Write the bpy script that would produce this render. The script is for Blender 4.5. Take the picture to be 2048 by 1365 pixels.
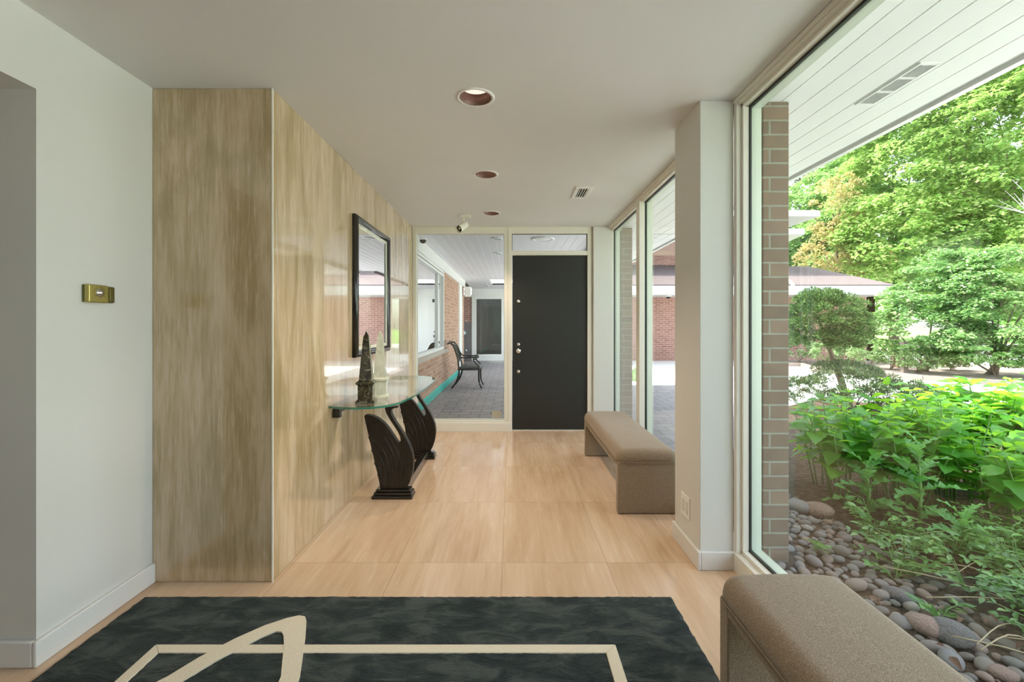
import bpy, math, random
import numpy as np
from mathutils import Vector, Matrix

S = bpy.context.scene
for _o in list(bpy.data.objects):
    bpy.data.objects.remove(_o)
COL = S.collection
PI = math.pi

# ------------------------------------------------------------------ camera
CAM_H = 1.273
cd = bpy.data.cameras.new('camera')
cam = bpy.data.objects.new('camera', cd)
COL.objects.link(cam)
cam.location = (0, 0, CAM_H)
cam.rotation_euler = (PI / 2, 0, 0)
cd.sensor_width = 36
cd.lens = 16.0
cd.shift_x = 1.2 / 2048
cd.shift_y = -32.5 / 2048
cd.clip_start = 0.02
cd.clip_end = 400
S.camera = cam

# ------------------------------------------------------------------ world, sun, exposure
S.view_settings.view_transform = 'Standard'
S.view_settings.look = 'None'
S.view_settings.gamma = 1
S.view_settings.use_curve_mapping = False
S.view_settings.exposure = 1.95
S.cycles.use_denoising = True
S.cycles.max_bounces = 14
S.cycles.diffuse_bounces = 7
S.cycles.glossy_bounces = 5
S.cycles.transmission_bounces = 6
S.cycles.transparent_max_bounces = 16
S.cycles.sample_clamp_indirect = 6

W = bpy.data.worlds.new('sky')
S.world = W
W.use_nodes = True
wn = W.node_tree.nodes
wl = W.node_tree.links
wn.clear()
wo = wn.new('ShaderNodeOutputWorld')
wb = wn.new('ShaderNodeBackground')
sky = wn.new('ShaderNodeTexSky')
sky.sky_type = 'NISHITA'
sky.sun_disc = False
sky.sun_elevation = math.radians(58)
sky.sun_rotation = math.radians(-50)
sky.air_density = 1.2
sky.dust_density = 2.0
hs = wn.new('ShaderNodeHueSaturation')
hs.inputs['Saturation'].default_value = 0.45
wl.new(sky.outputs[0], hs.inputs['Color'])
wl.new(hs.outputs[0], wb.inputs[0])
wb.inputs[1].default_value = 0.24
wl.new(wb.outputs[0], wo.inputs[0])

SUN_DIR = Vector((0.46, -0.35, -1.0)).normalized()
sl = bpy.data.lights.new('sun', 'SUN')
sl.energy = 2.7
sl.angle = math.radians(0.6)
sl.color = (1.0, 0.96, 0.88)
sun = bpy.data.objects.new('sun', sl)
COL.objects.link(sun)
sun.rotation_euler = SUN_DIR.to_track_quat('-Z', 'Y').to_euler()
sun.location = (-10, 20, 20)


def area_light(name, loc, direction, sx, sy, power, color):
    l = bpy.data.lights.new(name, 'AREA')
    l.shape = 'RECTANGLE'
    l.size = sx
    l.size_y = sy
    l.energy = power
    l.color = color
    o = bpy.data.objects.new(name, l)
    COL.objects.link(o)
    o.location = loc
    o.rotation_euler = Vector(direction).to_track_quat('-Z', 'Y').to_euler()
    return o


# weak fill lamps, added unseen behind the camera and beyond the left opening
area_light('fill_side_room', (-5.6, -1.4, 1.3), (1, 0.1, 0), 2.0, 3.4, 3, (0.95, 0.98, 1.0))
area_light('fill_rear', (-1.6, -4.7, 1.35), (0, 1, 0.0), 4.6, 1.9, 2.2, (1.0, 0.99, 0.95))

# ------------------------------------------------------------------ helpers


def mat(name, col=(0.8, 0.8, 0.8), rough=0.5, metal=0.0, spec=0.5, coat=0.0, coat_rough=0.03):
    m = bpy.data.materials.new(name)
    m.use_nodes = True
    p = m.node_tree.nodes['Principled BSDF']
    p.inputs['Base Color'].default_value = (*col, 1)
    p.inputs['Roughness'].default_value = rough
    p.inputs['Metallic'].default_value = metal
    p.inputs['Specular IOR Level'].default_value = spec
    p.inputs['Coat Weight'].default_value = coat
    p.inputs['Coat Roughness'].default_value = coat_rough
    return m


class NT:
    """small node-building helper on top of a Principled material"""

    def __init__(self, m):
        self.m = m
        self.t = m.node_tree
        self.n = self.t.nodes
        self.l = self.t.links
        self.p = self.n['Principled BSDF']

    def new(self, ty, **kw):
        x = self.n.new(ty)
        for k, v in kw.items():
            setattr(x, k, v)
        return x

    def coords(self, kind='UV', scale=(1, 1, 1), loc=(0, 0, 0), rot=(0, 0, 0)):
        tc = self.new('ShaderNodeTexCoord')
        mp = self.new('ShaderNodeMapping')
        mp.inputs['Scale'].default_value = scale
        mp.inputs['Location'].default_value = loc
        mp.inputs['Rotation'].default_value = rot
        self.l.new(tc.outputs[kind], mp.inputs[0])
        return mp.outputs[0]

    def noise(self, vec, scale=5, detail=4, rough=0.5, dist=0.0):
        x = self.new('ShaderNodeTexNoise')
        x.inputs['Scale'].default_value = scale
        x.inputs['Detail'].default_value = detail
        x.inputs['Roughness'].default_value = rough
        x.inputs['Distortion'].default_value = dist
        self.l.new(vec, x.inputs['Vector'])
        return x.outputs['Fac']

    def ramp(self, fac, stops):
        x = self.new('ShaderNodeValToRGB')
        e = x.color_ramp.elements
        while len(e) < len(stops):
            e.new(0.5)
        for i, (p, c) in enumerate(stops):
            e[i].position = p
            e[i].color = (*c, 1) if len(c) == 3 else c
        self.l.new(fac, x.inputs[0])
        return x.outputs[0]

    def mix(self, fac, a, b, mode='MIX'):
        x = self.new('ShaderNodeMix', data_type='RGBA', blend_type=mode)
        for sock, v in ((x.inputs[0], fac), (x.inputs[6], a), (x.inputs[7], b)):
            if isinstance(v, (int, float)):
                sock.default_value = v
            elif isinstance(v, tuple):
                sock.default_value = (*v, 1)
            else:
                self.l.new(v, sock)
        return x.outputs[2]

    def math(self, op, a, b=None, c=None):
        x = self.new('ShaderNodeMath', operation=op)
        for i, v in enumerate((a, b, c)):
            if v is None:
                continue
            if isinstance(v, (int, float)):
                x.inputs[i].default_value = v
            else:
                self.l.new(v, x.inputs[i])
        return x.outputs[0]

    def base(self, c):
        self.l.new(c, self.p.inputs['Base Color'])

    def bump(self, h, strength=0.3, dist=0.01):
        b = self.new('ShaderNodeBump')
        b.inputs['Strength'].default_value = strength
        b.inputs['Distance'].default_value = dist
        self.l.new(h, b.inputs['Height'])
        self.l.new(b.outputs[0], self.p.inputs['Normal'])


def paint(name, col, rough=0.55, bump=0.05):
    m = mat(name, col, rough)
    t = NT(m)
    v = t.coords('Object')
    f = t.noise(v, 2.2, 3)
    t.base(t.mix(f, tuple(c * 0.97 for c in col), tuple(min(1, c * 1.03) for c in col)))
    t.bump(t.noise(v, 180, 2), bump, 0.002)
    return m


def travertine(name, stops, rough, streak_axis, coat=0.0, tiles=None):
    m = mat(name, (0.8, 0.7, 0.5), rough, coat=coat, coat_rough=0.012)
    t = NT(m)
    sc = (13, 0.9, 1) if streak_axis == 'v' else (9, 0.55, 1)
    tc = t.new('ShaderNodeTexCoord')
    vec = tc.outputs['UV']
    joint = None
    if tiles:
        w, h, ox, oy = tiles
        sep = t.new('ShaderNodeSeparateXYZ')
        t.l.new(vec, sep.inputs[0])
        u = t.math('DIVIDE', t.math('SUBTRACT', sep.outputs[0], ox), w)
        v_ = t.math('DIVIDE', t.math('SUBTRACT', sep.outputs[1], oy), h)
        fu, fv = t.math('FLOOR', u), t.math('FLOOR', v_)
        wnz = t.new('ShaderNodeTexWhiteNoise', noise_dimensions='2D')
        cmb = t.new('ShaderNodeCombineXYZ')
        t.l.new(fu, cmb.inputs[0])
        t.l.new(fv, cmb.inputs[1])
        t.l.new(cmb.outputs[0], wnz.inputs['Vector'])
        off = t.new('ShaderNodeVectorMath', operation='MULTIPLY_ADD')
        t.l.new(wnz.outputs['Color'], off.inputs[0])
        off.inputs[1].default_value = (3, 7, 2)
        t.l.new(vec, off.inputs[2])
        vec2 = off.outputs[0]
        du = t.math('MULTIPLY', t.math('SUBTRACT', 0.5, t.math('ABSOLUTE', t.math('SUBTRACT', t.math('FRACT', u), 0.5))), w)
        dv = t.math('MULTIPLY', t.math('SUBTRACT', 0.5, t.math('ABSOLUTE', t.math('SUBTRACT', t.math('FRACT', v_), 0.5))), h)
        joint = t.math('LESS_THAN', t.math('MINIMUM', du, dv), 0.0011)
        tilev = wnz.outputs['Value']
    else:
        vec2 = vec
        tilev = None
    mp = t.new('ShaderNodeMapping')
    mp.inputs['Scale'].default_value = sc
    t.l.new(vec2, mp.inputs[0])
    a = t.noise(mp.outputs[0], 1.0, 7, 0.66, 0.15)
    mp2 = t.new('ShaderNodeMapping')
    mp2.inputs['Scale'].default_value = (75, 4.5, 1) if streak_axis == 'v' else (42, 2.4, 1)
    t.l.new(vec2, mp2.inputs[0])
    b = t.noise(mp2.outputs[0], 1.0, 5, 0.7, 0.2)
    mp3 = t.new('ShaderNodeMapping')
    mp3.inputs['Scale'].default_value = (5.0, 1.1, 1)
    t.l.new(vec2, mp3.inputs[0])
    cl = t.noise(mp3.outputs[0], 1.0, 6, 0.6, 0.8)
    f = t.math('ADD', t.math('MULTIPLY', a, 0.35), t.math('MULTIPLY', b, 0.25))
    f = t.math('ADD', f, t.math('MULTIPLY', cl, 0.4))
    c = t.ramp(f, stops)
    # small cream veins
    vein = t.ramp(b, [(0.60, (0, 0, 0)), (0.70, (1, 1, 1))])
    c = t.mix(t.math('MULTIPLY', vein, 0.3), c, (0.9, 0.82, 0.68))
    if tiles:
        c = t.mix(t.math('MULTIPLY', tilev, 0.07), c, (0.45, 0.33, 0.22))
        c = t.mix(t.math('MULTIPLY', joint, 0.6), c, (0.16, 0.11, 0.07))
    t.base(c)
    r = t.math('MULTIPLY_ADD', b, 0.12, rough - 0.06)
    t.p.inputs['Coat Roughness'].default_value = 0.012
    t.p.inputs['Coat IOR'].default_value = 1.6
    t.l.new(r, t.p.inputs['Roughness'])
    return m


def brick(name, c1, c2, mortar, bw=0.22, rh=0.0765, msize=0.006, jitter=0.5, shift=0.0):
    m = mat(name, c1, 0.85, spec=0.2)
    t = NT(m)
    v = t.coords('UV', loc=(shift, 0, 0))
    nz = t.noise(v, 14, 3)
    b = t.new('ShaderNodeTexBrick')
    b.inputs['Scale'].default_value = 1
    b.inputs['Brick Width'].default_value = bw
    b.inputs['Row Height'].default_value = rh
    b.inputs['Mortar Size'].default_value = msize
    b.inputs['Mortar Smooth'].default_value = 0.15
    b.inputs['Bias'].default_value = 0.0
    b.inputs['Color1'].default_value = (*c1, 1)
    b.inputs['Color2'].default_value = (*c2, 1)
    b.inputs['Mortar'].default_value = (*mortar, 1)
    t.l.new(v, b.inputs['Vector'])
    f = t.math('MULTIPLY_ADD', nz, jitter, 1 - jitter / 2)
    cc = t.new('ShaderNodeCombineColor')
    for i in range(3):
        t.l.new(f, cc.inputs[i])
    c = t.mix(1.0, b.outputs['Color'], cc.outputs[0], 'MULTIPLY')
    t.base(c)
    h = t.math('SUBTRACT', t.math('MULTIPLY', nz, 0.3), b.outputs['Fac'])
    t.bump(h, 0.9, 0.008)
    return m


def glass(name, tint=(0.93, 0.97, 0.94), refl=1.0):
    m = bpy.data.materials.new(name)
    m.use_nodes = True
    n, l = m.node_tree.nodes, m.node_tree.links
    n.clear()
    out = n.new('ShaderNodeOutputMaterial')
    mx = n.new('ShaderNodeMixShader')
    tr = n.new('ShaderNodeBsdfTransparent')
    tr.inputs[0].default_value = (*tint, 1)
    gl = n.new('ShaderNodeBsdfGlossy')
    gl.inputs['Roughness'].default_value = 0.0
    gl.inputs[0].default_value = (1, 1, 1, 1)
    lw = n.new('ShaderNodeLayerWeight')
    lw.inputs['Blend'].default_value = 0.5
    pw = n.new('ShaderNodeMath')
    pw.operation = 'POWER'
    pw.inputs[1].default_value = 5
    ma = n.new('ShaderNodeMath')
    ma.operation = 'MULTIPLY_ADD'
    ma.inputs[1].default_value = 0.96 * refl
    ma.inputs[2].default_value = 0.04 * refl
    l.new(lw.outputs['Facing'], pw.inputs[0])
    l.new(pw.outputs[0], ma.inputs[0])
    l.new(ma.outputs[0], mx.inputs[0])
    l.new(tr.outputs[0], mx.inputs[1])
    l.new(gl.outputs[0], mx.inputs[2])
    l.new(mx.outputs[0], out.inputs[0])
    return m


def leaf_mat(name, stops, transl=0.45, rough=0.45, tcol=None, spec=0.3):
    m = bpy.data.materials.new(name)
    m.use_nodes = True
    t = NT(m)
    g = t.new('ShaderNodeNewGeometry')
    c = t.ramp(g.outputs['Random Per Island'], stops)
    t.base(c)
    t.p.inputs['Roughness'].default_value = rough
    t.p.inputs['Specular IOR Level'].default_value = spec
    tl = t.new('ShaderNodeBsdfTranslucent')
    if tcol:
        c2 = t.mix(0.6, c, tcol)
    else:
        c2 = c
    t.l.new(c2, tl.inputs[0])
    mx = t.new('ShaderNodeMixShader')
    mx.inputs[0].default_value = transl
    out = t.n['Material Output']
    t.l.new(t.p.outputs[0], mx.inputs[1])
    t.l.new(tl.outputs[0], mx.inputs[2])
    t.l.new(mx.outputs[0], out.inputs[0])
    return m


class MB:
    def __init__(self):
        self.v, self.f, self.mi, self.sm = [], [], [], []
        self.cur = 0

    def face(self, idx, smooth=False, mi=None):
        self.f.append(tuple(idx))
        self.mi.append(self.cur if mi is None else mi)
        self.sm.append(smooth)

    def box(self, x0, x1, y0, y1, z0, z1):
        b = len(self.v)
        self.v += [(x0, y0, z0), (x1, y0, z0), (x1, y1, z0), (x0, y1, z0), (x0, y0, z1), (x1, y0, z1), (x1, y1, z1), (x0, y1, z1)]
        for q in ((0, 3, 2, 1), (4, 5, 6, 7), (0, 1, 5, 4), (1, 2, 6, 5), (2, 3, 7, 6), (3, 0, 4, 7)):
            self.face([b + i for i in q])
        return self

    def poly(self, pts):
        b = len(self.v)
        self.v += [tuple(p) for p in pts]
        self.face(range(b, b + len(pts)))
        return self

    def prism(self, poly, axis, lo, hi, smooth=False):
        """extrude a 2-D polygon along an axis; poly coords are the two other axes in xyz order"""
        b = len(self.v)
        n = len(poly)

        def P(a, c, d):
            return {'x': (d, a, c), 'y': (a, d, c), 'z': (a, c, d)}[axis]
        self.v += [P(a, c, lo) for a, c in poly] + [P(a, c, hi) for a, c in poly]
        area = sum(poly[i][0] * poly[(i + 1) % n][1] - poly[(i + 1) % n][0] * poly[i][1] for i in range(n))
        flip = (area > 0) == (axis in 'xz')
        cap1 = list(range(b, b + n))
        cap2 = list(range(b + n, b + 2 * n))
        self.face(cap1[::-1] if flip else cap1)
        self.face(cap2 if flip else cap2[::-1])
        for i in range(n):
            j = (i + 1) % n
            q = (b + i, b + j, b + n + j, b + n + i)
            self.face(q if flip else q[::-1], smooth)
        return self

    def tube(self, pts, r, n=10, cap=True):
        pts = [Vector(p) for p in pts]
        rs = r if isinstance(r, (list, tuple)) else [r] * len(pts)
        b = len(self.v)
        up = None
        for i, p in enumerate(pts):
            d = (pts[min(i + 1, len(pts) - 1)] - pts[max(i - 1, 0)])
            if d.length < 1e-9:
                d = Vector((0, 0, 1))
            d.normalize()
            if up is None:
                up = Vector((0, 0, 1)) if abs(d.z) < 0.9 else Vector((1, 0, 0))
            a = d.cross(up)
            if a.length < 1e-6:
                a = d.cross(Vector((0, 1, 0)))
            a.normalize()
            c = a.cross(d)
            up = c
            for k in range(n):
                t = 2 * PI * k / n
                q = p + (a * math.cos(t) + c * math.sin(t)) * rs[i]
                self.v.append(tuple(q))
        for i in range(len(pts) - 1):
            for k in range(n):
                k2 = (k + 1) % n
                self.face((b + i * n + k, b + i * n + k2, b + (i + 1) * n + k2, b + (i + 1) * n + k)[::-1], True)
        if cap:
            self.face(list(range(b, b + n)))
            e = b + (len(pts) - 1) * n
            self.face(list(range(e, e + n))[::-1])
        return self

    def lathe(self, prof, c, axis='z', n=32, cap=True):
        """prof: list of (radius, height)"""
        b = len(self.v)
        for r, h in prof:
            for k in range(n):
                t = 2 * PI * k / n
                a, e = r * math.cos(t), r * math.sin(t)
                if axis == 'z':
                    self.v.append((c[0] + a, c[1] + e, c[2] + h))
                elif axis == 'y':
                    self.v.append((c[0] + a, c[1] + h, c[2] + e))
                else:
                    self.v.append((c[0] + h, c[1] + a, c[2] + e))
        for i in range(len(prof) - 1):
            for k in range(n):
                k2 = (k + 1) % n
                self.face((b + i * n + k, b + i * n + k2, b + (i + 1) * n + k2, b + (i + 1) * n + k), True)
        if cap:
            if prof[0][0] > 1e-6:
                self.face(list(range(b, b + n))[::-1])
            if prof[-1][0] > 1e-6:
                e = b + (len(prof) - 1) * n
                self.face(list(range(e, e + n)))
        return self

    def frame(self, axis, p0, p1, a0, a1, b0, b1, w, wb=None, wt=None):
        """rectangular frame; axis = depth axis, p0..p1 depth; a = other horizontal, b = z"""
        wb = w if wb is None else wb
        wt = w if wt is None else wt
        for (c0, c1, d0, d1) in ((a0, a0 + w, b0, b1), (a1 - w, a1, b0, b1), (a0 + w, a1 - w, b0, b0 + wb), (a0 + w, a1 - w, b1 - wt, b1)):
            if c1 - c0 < 1e-5 or d1 - d0 < 1e-5:
                continue
            if axis == 'x':
                self.box(p0, p1, c0, c1, d0, d1)
            else:
                self.box(c0, c1, p0, p1, d0, d1)
        return self

    def build(self, name, mats, parent=None, bevel=0.0, seg=2, uv=True, origin=None, autosmooth=False, subsurf=0):
        off = Vector((0, 0, 0))
        if parent is not None:
            off = world_loc(parent)
        elif origin is not None:
            off = Vector(origin)
        me = bpy.data.meshes.new(name)
        me.from_pydata([tuple(Vector(p) - off) for p in self.v], [], self.f)
        if not isinstance(mats, (list, tuple)):
            mats = [mats]
        for m in mats:
            me.materials.append(m)
        me.polygons.foreach_set('material_index', self.mi)
        me.polygons.foreach_set('use_smooth', self.sm)
        me.update()
        if uv:
            ul = me.uv_layers.new(name='UVMap')
            data = ul.data
            for p in me.polygons:
                nx, ny, nz = (abs(c) for c in p.normal)
                for li in p.loop_indices:
                    q = self.v[me.loops[li].vertex_index]
                    if nz >= nx and nz >= ny:
                        data[li].uv = (q[0], q[1])
                    elif nx >= ny:
                        data[li].uv = (q[1], q[2])
                    else:
                        data[li].uv = (q[0], q[2])
        o = bpy.data.objects.new(name, me)
        COL.objects.link(o)
        if parent is not None:
            o.parent = parent
        elif origin is not None:
            o.location = off
        if bevel > 0:
            b = o.modifiers.new('bevel', 'BEVEL')
            b.width = bevel
            b.segments = seg
            b.limit_method = 'ANGLE'
            b.angle_limit = math.radians(40)
            for p in me.polygons:
                p.use_smooth = True
            w = o.modifiers.new('wn', 'WEIGHTED_NORMAL')
            w.keep_sharp = True
        if subsurf:
            s = o.modifiers.new('sub', 'SUBSURF')
            s.levels = s.render_levels = subsurf
        return o


def world_loc(o):
    v = Vector(o.location)
    while o.parent:
        o = o.parent
        v = v + Vector(o.location)
    return v


def tag(o, label, cat, group=None, kind=None):
    if label:
        o['label'] = label
    if cat:
        o['category'] = cat
    if group:
        o['group'] = group
    if kind:
        o['kind'] = kind
    return o


def thing(name, label, cat, loc=(0, 0, 0), group=None, rotz=0):
    o = bpy.data.objects.new(name, None)
    COL.objects.link(o)
    o.location = loc
    o.rotation_euler = (0, 0, rotz)
    o.empty_display_size = 0.1
    return tag(o, label, cat, group)


def struct(o):
    o['kind'] = 'structure'
    return o


def sempty(name, loc=(0, 0, 0)):
    o = bpy.data.objects.new(name, None)
    COL.objects.link(o)
    o.location = loc
    o.empty_display_size = 0.1
    o['kind'] = 'structure'
    return o


def dup(root, loc=None, rot=None, scale=None, label=None, group=None):
    kids = [c for c in COL.objects if c.parent == root]
    r = root.copy()
    COL.objects.link(r)
    if loc is not None:
        r.location = loc
    if rot is not None:
        r.rotation_euler = rot
    if scale is not None:
        r.scale = scale
    if label:
        r['label'] = label
    if group:
        r['group'] = group
    for ch in kids:
        c = dup(ch)
        c.parent = r
    return r


def np_mesh(name, tv, tf, mats_, pos, material, parent=None, origin=None, smooth=False):
    """one mesh out of N transformed copies of a small template"""
    tv = np.asarray(tv, float)
    N = len(pos)
    k = len(tv)
    V = np.einsum('nij,kj->nki', mats_, tv) + pos[:, None, :]
    V = V.reshape(-1, 3)
    if origin is not None:
        V = V - np.asarray(origin)
    sizes = np.array([len(f) for f in tf])
    flat = np.concatenate([np.array(f) for f in tf])
    L = (flat[None, :] + (np.arange(N) * k)[:, None]).reshape(-1)
    tot = np.tile(sizes, N)
    start = np.concatenate([[0], np.cumsum(tot)[:-1]])
    me = bpy.data.meshes.new(name)
    me.vertices.add(len(V))
    me.vertices.foreach_set('co', V.astype(np.float32).ravel())
    me.loops.add(len(L))
    me.loops.foreach_set('vertex_index', L.astype(np.int32))
    me.polygons.add(len(tot))
    me.polygons.foreach_set('loop_start', start.astype(np.int32))
    me.polygons.foreach_set('loop_total', tot.astype(np.int32))
    me.polygons.foreach_set('use_smooth', np.full(len(tot), smooth))
    me.update(calc_edges=True)
    me.validate()
    me.materials.append(material)
    o = bpy.data.objects.new(name, me)
    COL.objects.link(o)
    if parent is not None:
        o.parent = parent
    elif origin is not None:
        o.location = origin
    return o


def basis(dirs, ups):
    """rotation matrices: local +Y along dirs, local +Z near ups"""
    d = dirs / (np.linalg.norm(dirs, axis=1, keepdims=True) + 1e-9)
    x = np.cross(d, ups)
    x /= (np.linalg.norm(x, axis=1, keepdims=True) + 1e-9)
    z = np.cross(x, d)
    return np.stack([x, d, z], axis=2)


# ------------------------------------------------------------------ materials
M = {}
M['wall'] = paint('white_wall_paint', (0.70, 0.697, 0.665))
M['ceiling'] = paint('ceiling_paint', (0.77, 0.765, 0.755))
M['trim'] = paint('cream_trim_paint', (0.84, 0.82, 0.74), 0.4, 0.02)
M['trim_white'] = paint('white_trim_paint', (0.88, 0.88, 0.86), 0.35, 0.02)
M['baseboard'] = paint('baseboard_paint', (0.76, 0.76, 0.74), 0.35, 0.02)
M['soffit'] = paint('soffit_paint', (0.92, 0.92, 0.91), 0.5)
M['soffit_gap'] = mat('soffit_gap', (0.10, 0.12, 0.10), 0.8)
M['trav_wall'] = travertine('travertine_wall', [(0.36, (0.33, 0.23, 0.105)), (0.46, (0.45, 0.335, 0.18)), (0.54, (0.60, 0.455, 0.295)), (0.66, (0.74, 0.595, 0.435))], 0.16, 'v', coat=1.0)
M['trav_floor'] = travertine('travertine_floor', [(0.28, (0.46, 0.29, 0.17)), (0.42, (0.62, 0.43, 0.28)), (0.54, (0.71, 0.52, 0.36)), (0.70, (0.80, 0.65, 0.48))], 0.16, 'u', tiles=(0.557, 0.829, -0.048, 2.434))
M['brick_pier'] = brick('brown_brick', (0.185, 0.125, 0.085), (0.25, 0.165, 0.115), (0.31, 0.30, 0.24), 0.24, 0.0765, 0.006, 0.5, -0.068)
M['brick_red'] = brick('red_brick', (0.34, 0.16, 0.125), (0.45, 0.24, 0.19), (0.60, 0.48, 0.43), 0.22, 0.075, 0.007)
M['brick_orange'] = brick('orange_brick', (0.42, 0.225, 0.15), (0.56, 0.35, 0.25), (0.60, 0.48, 0.40), 0.22, 0.075, 0.007)
M['glass'] = glass('window_glass', (0.955, 0.985, 0.965))
M['glass_dark'] = glass('far_window_glass', (0.75, 0.8, 0.78), 2.6)
M['glass_far'] = glass('far_door_glass', (0.72, 0.78, 0.76), 1.0)
M['glass_table'] = glass('table_glass', (0.93, 0.975, 0.955), 1.3)
M['gasket'] = mat('black_gasket', (0.03, 0.035, 0.03), 0.5)
M['alu_green'] = mat('pale_green_frame', (0.62, 0.68, 0.58), 0.35)
M['black_door'] = mat('black_door_paint', (0.022, 0.024, 0.021), 0.42)
_t = NT(M['black_door'])
_t.bump(_t.noise(_t.coords('Object'), 260, 2), 0.5, 0.002)
M['chrome'] = mat('satin_chrome', (0.78, 0.76, 0.72), 0.22, 1.0)
M['brass'] = mat('brushed_brass', (0.45, 0.38, 0.13), 0.32, 0.85)
M['brass_dark'] = mat('dark_brass', (0.16, 0.14, 0.05), 0.4, 0.7)
M['copper'] = mat('copper_baffle', (0.20, 0.115, 0.085), 0.45, 0.3)
M['black_gloss'] = mat('black_lacquer', (0.012, 0.011, 0.009), 0.22, coat=0.5)
M['dark_metal'] = mat('dark_bronze_metal', (0.05, 0.05, 0.045), 0.4, 0.6)
M['slate'] = mat('slate_cushion', (0.16, 0.17, 0.16), 0.85)
M['vent_dark'] = mat('vent_dark', (0.012, 0.011, 0.009), 0.8)
M['teal'] = mat('teal_membrane', (0.03, 0.42, 0.36), 0.5)
M['stone_sill'] = paint('stone_sill', (0.55, 0.48, 0.42), 0.8)
M['tape'] = mat('beige_sticker', (0.50, 0.47, 0.36), 0.7)
M['room_shade'] = mat('painted_room_shade', (0.06, 0.06, 0.06), 0.8)  # near-black panels stand in for the shade of unlit rooms

# carved wood of the swan legs
M['swan'] = mat('dark_carved_wood', (0.03, 0.024, 0.018), 0.42, coat=0.1, coat_rough=0.2, spec=0.35)
_t = NT(M['swan'])
_v = _t.coords('Object', (1, 1, 0.12))
_n = _t.noise(_v, 120, 4)
_t.base(_t.ramp(_n, [(0.35, (0.008, 0.006, 0.004)), (0.75, (0.036, 0.026, 0.017))]))
_t.bump(_n, 0.4, 0.003)

# bench upholstery: woven heather brown
M['fabric'] = mat('taupe_fabric', (0.30, 0.24, 0.18), 0.92, spec=0.15)
_t = NT(M['fabric'])
_v = _t.coords('Object')
_n = _t.noise(_v, 380, 2, 0.6)
_n2 = _t.noise(_v, 3.0, 3)
_c = _t.ramp(_n, [(0.34, (0.185, 0.138, 0.092)), (0.52, (0.315, 0.242, 0.168)), (0.70, (0.50, 0.405, 0.30))])
_c = _t.mix(_t.math('MULTIPLY', _n2, 0.3), _c, (0.25, 0.19, 0.13))
_t.base(_c)
_t.p.inputs['Sheen Weight'].default_value = 0.25
_t.p.inputs['Sheen Roughness'].default_value = 0.5
_t.bump(_n, 0.6, 0.002)

# rug
M['rug'] = mat('teal_black_rug', (0.03, 0.05, 0.05), 0.95, spec=0.05)
_t = NT(M['rug'])
_v = _t.coords('Object', (1, 2.2, 1))
_n = _t.noise(_v, 5.5, 7, 0.65, 0.8)
_n2 = _t.noise(_t.coords('Object'), 300, 2)
_c = _t.ramp(_n, [(0.38, (0.010, 0.024, 0.026)), (0.50, (0.040, 0.062, 0.058)), (0.60, (0.105, 0.128, 0.118))])
_t.base(_t.mix(_t.math('MULTIPLY', _n2, 0.35), _c, (0.014, 0.030, 0.030)))
_t.p.inputs['Sheen Weight'].default_value = 0.15
_t.bump(_t.math('ADD', _n2, _t.math('MULTIPLY', _n, 3.0)), 1.0, 0.012)
M['rug_cream'] = mat('cream_rug_pile', (0.68, 0.61, 0.47), 0.95, spec=0.05)
_t = NT(M['rug_cream'])
_n2 = _t.noise(_t.coords('Object'), 260, 2)
_t.base(_t.mix(_n2, (0.72, 0.65, 0.50), (0.86, 0.80, 0.66)))
_t.bump(_n2, 0.8, 0.004)

# marbles
M['marble_black'] = mat('black_marble', (0.03, 0.03, 0.02), 0.12, coat=0.4)
_t = NT(M['marble_black'])
_v = _t.coords('Object', (1, 1, 1), rot=(0.4, 0.5, 0.2))
_n = _t.noise(_v, 9, 8, 0.6, 1.5)
_vein = _t.ramp(_n, [(0.485, (0, 0, 0)), (0.5, (1, 1, 1)), (0.515, (0, 0, 0))])
_c = _t.ramp(_t.noise(_v, 30, 4), [(0.3, (0.012, 0.011, 0.006)), (0.7, (0.07, 0.065, 0.035))])
_t.base(_t.mix(_t.math('MULTIPLY', _vein, 0.55), _c, (0.6, 0.55, 0.42)))
M['marble_white'] = mat('cream_marble', (0.72, 0.74, 0.60), 0.15, coat=0.4)
_t = NT(M['marble_white'])
_n = _t.noise(_t.coords('Object', rot=(0.3, 0.2, 0)), 12, 6, 0.6, 1.0)
_t.base(_t.ramp(_n, [(0.35, (0.60, 0.62, 0.48)), (0.6, (0.80, 0.81, 0.68))]))

# outside grounds
M['pavers'] = mat('grey_pavers', (0.2, 0.2, 0.21), 0.7)
_t = NT(M['pavers'])
_v = _t.coords('UV')
_b = _t.new('ShaderNodeTexBrick')
_b.inputs['Scale'].default_value = 1
_b.inputs['Brick Width'].default_value = 0.3
_b.inputs['Row Height'].default_value = 0.2
_b.inputs['Mortar Size'].default_value = 0.006
_b.inputs['Color1'].default_value = (0.46, 0.42, 0.41, 1)
_b.inputs['Color2'].default_value = (0.36, 0.335, 0.34, 1)
_b.inputs['Mortar'].default_value = (0.07, 0.07, 0.075, 1)
_t.l.new(_v, _b.inputs['Vector'])
_n = _t.noise(_v, 6, 5)
_t.base(_t.mix(_t.math('MULTIPLY', _n, 0.8), _b.outputs['Color'], (0.22, 0.20, 0.21)))
_t.bump(_t.math('SUBTRACT', _t.math('MULTIPLY', _n, 0.5), _b.outputs['Fac']), 0.6, 0.01)
M['drive'] = paint('pale_concrete', (0.80, 0.79, 0.77), 0.85, 0.3)
M['soil'] = mat('brown_soil', (0.1, 0.07, 0.05), 0.95, spec=0.1)
_t = NT(M['soil'])
_v = _t.coords('Object')
_n = _t.noise(_v, 22, 6, 0.7)
_t.base(_t.ramp(_n, [(0.3, (0.050, 0.034, 0.024)), (0.5, (0.12, 0.083, 0.06)), (0.72, (0.24, 0.18, 0.14))]))
_t.bump(_n, 1.0, 0.03)
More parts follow.
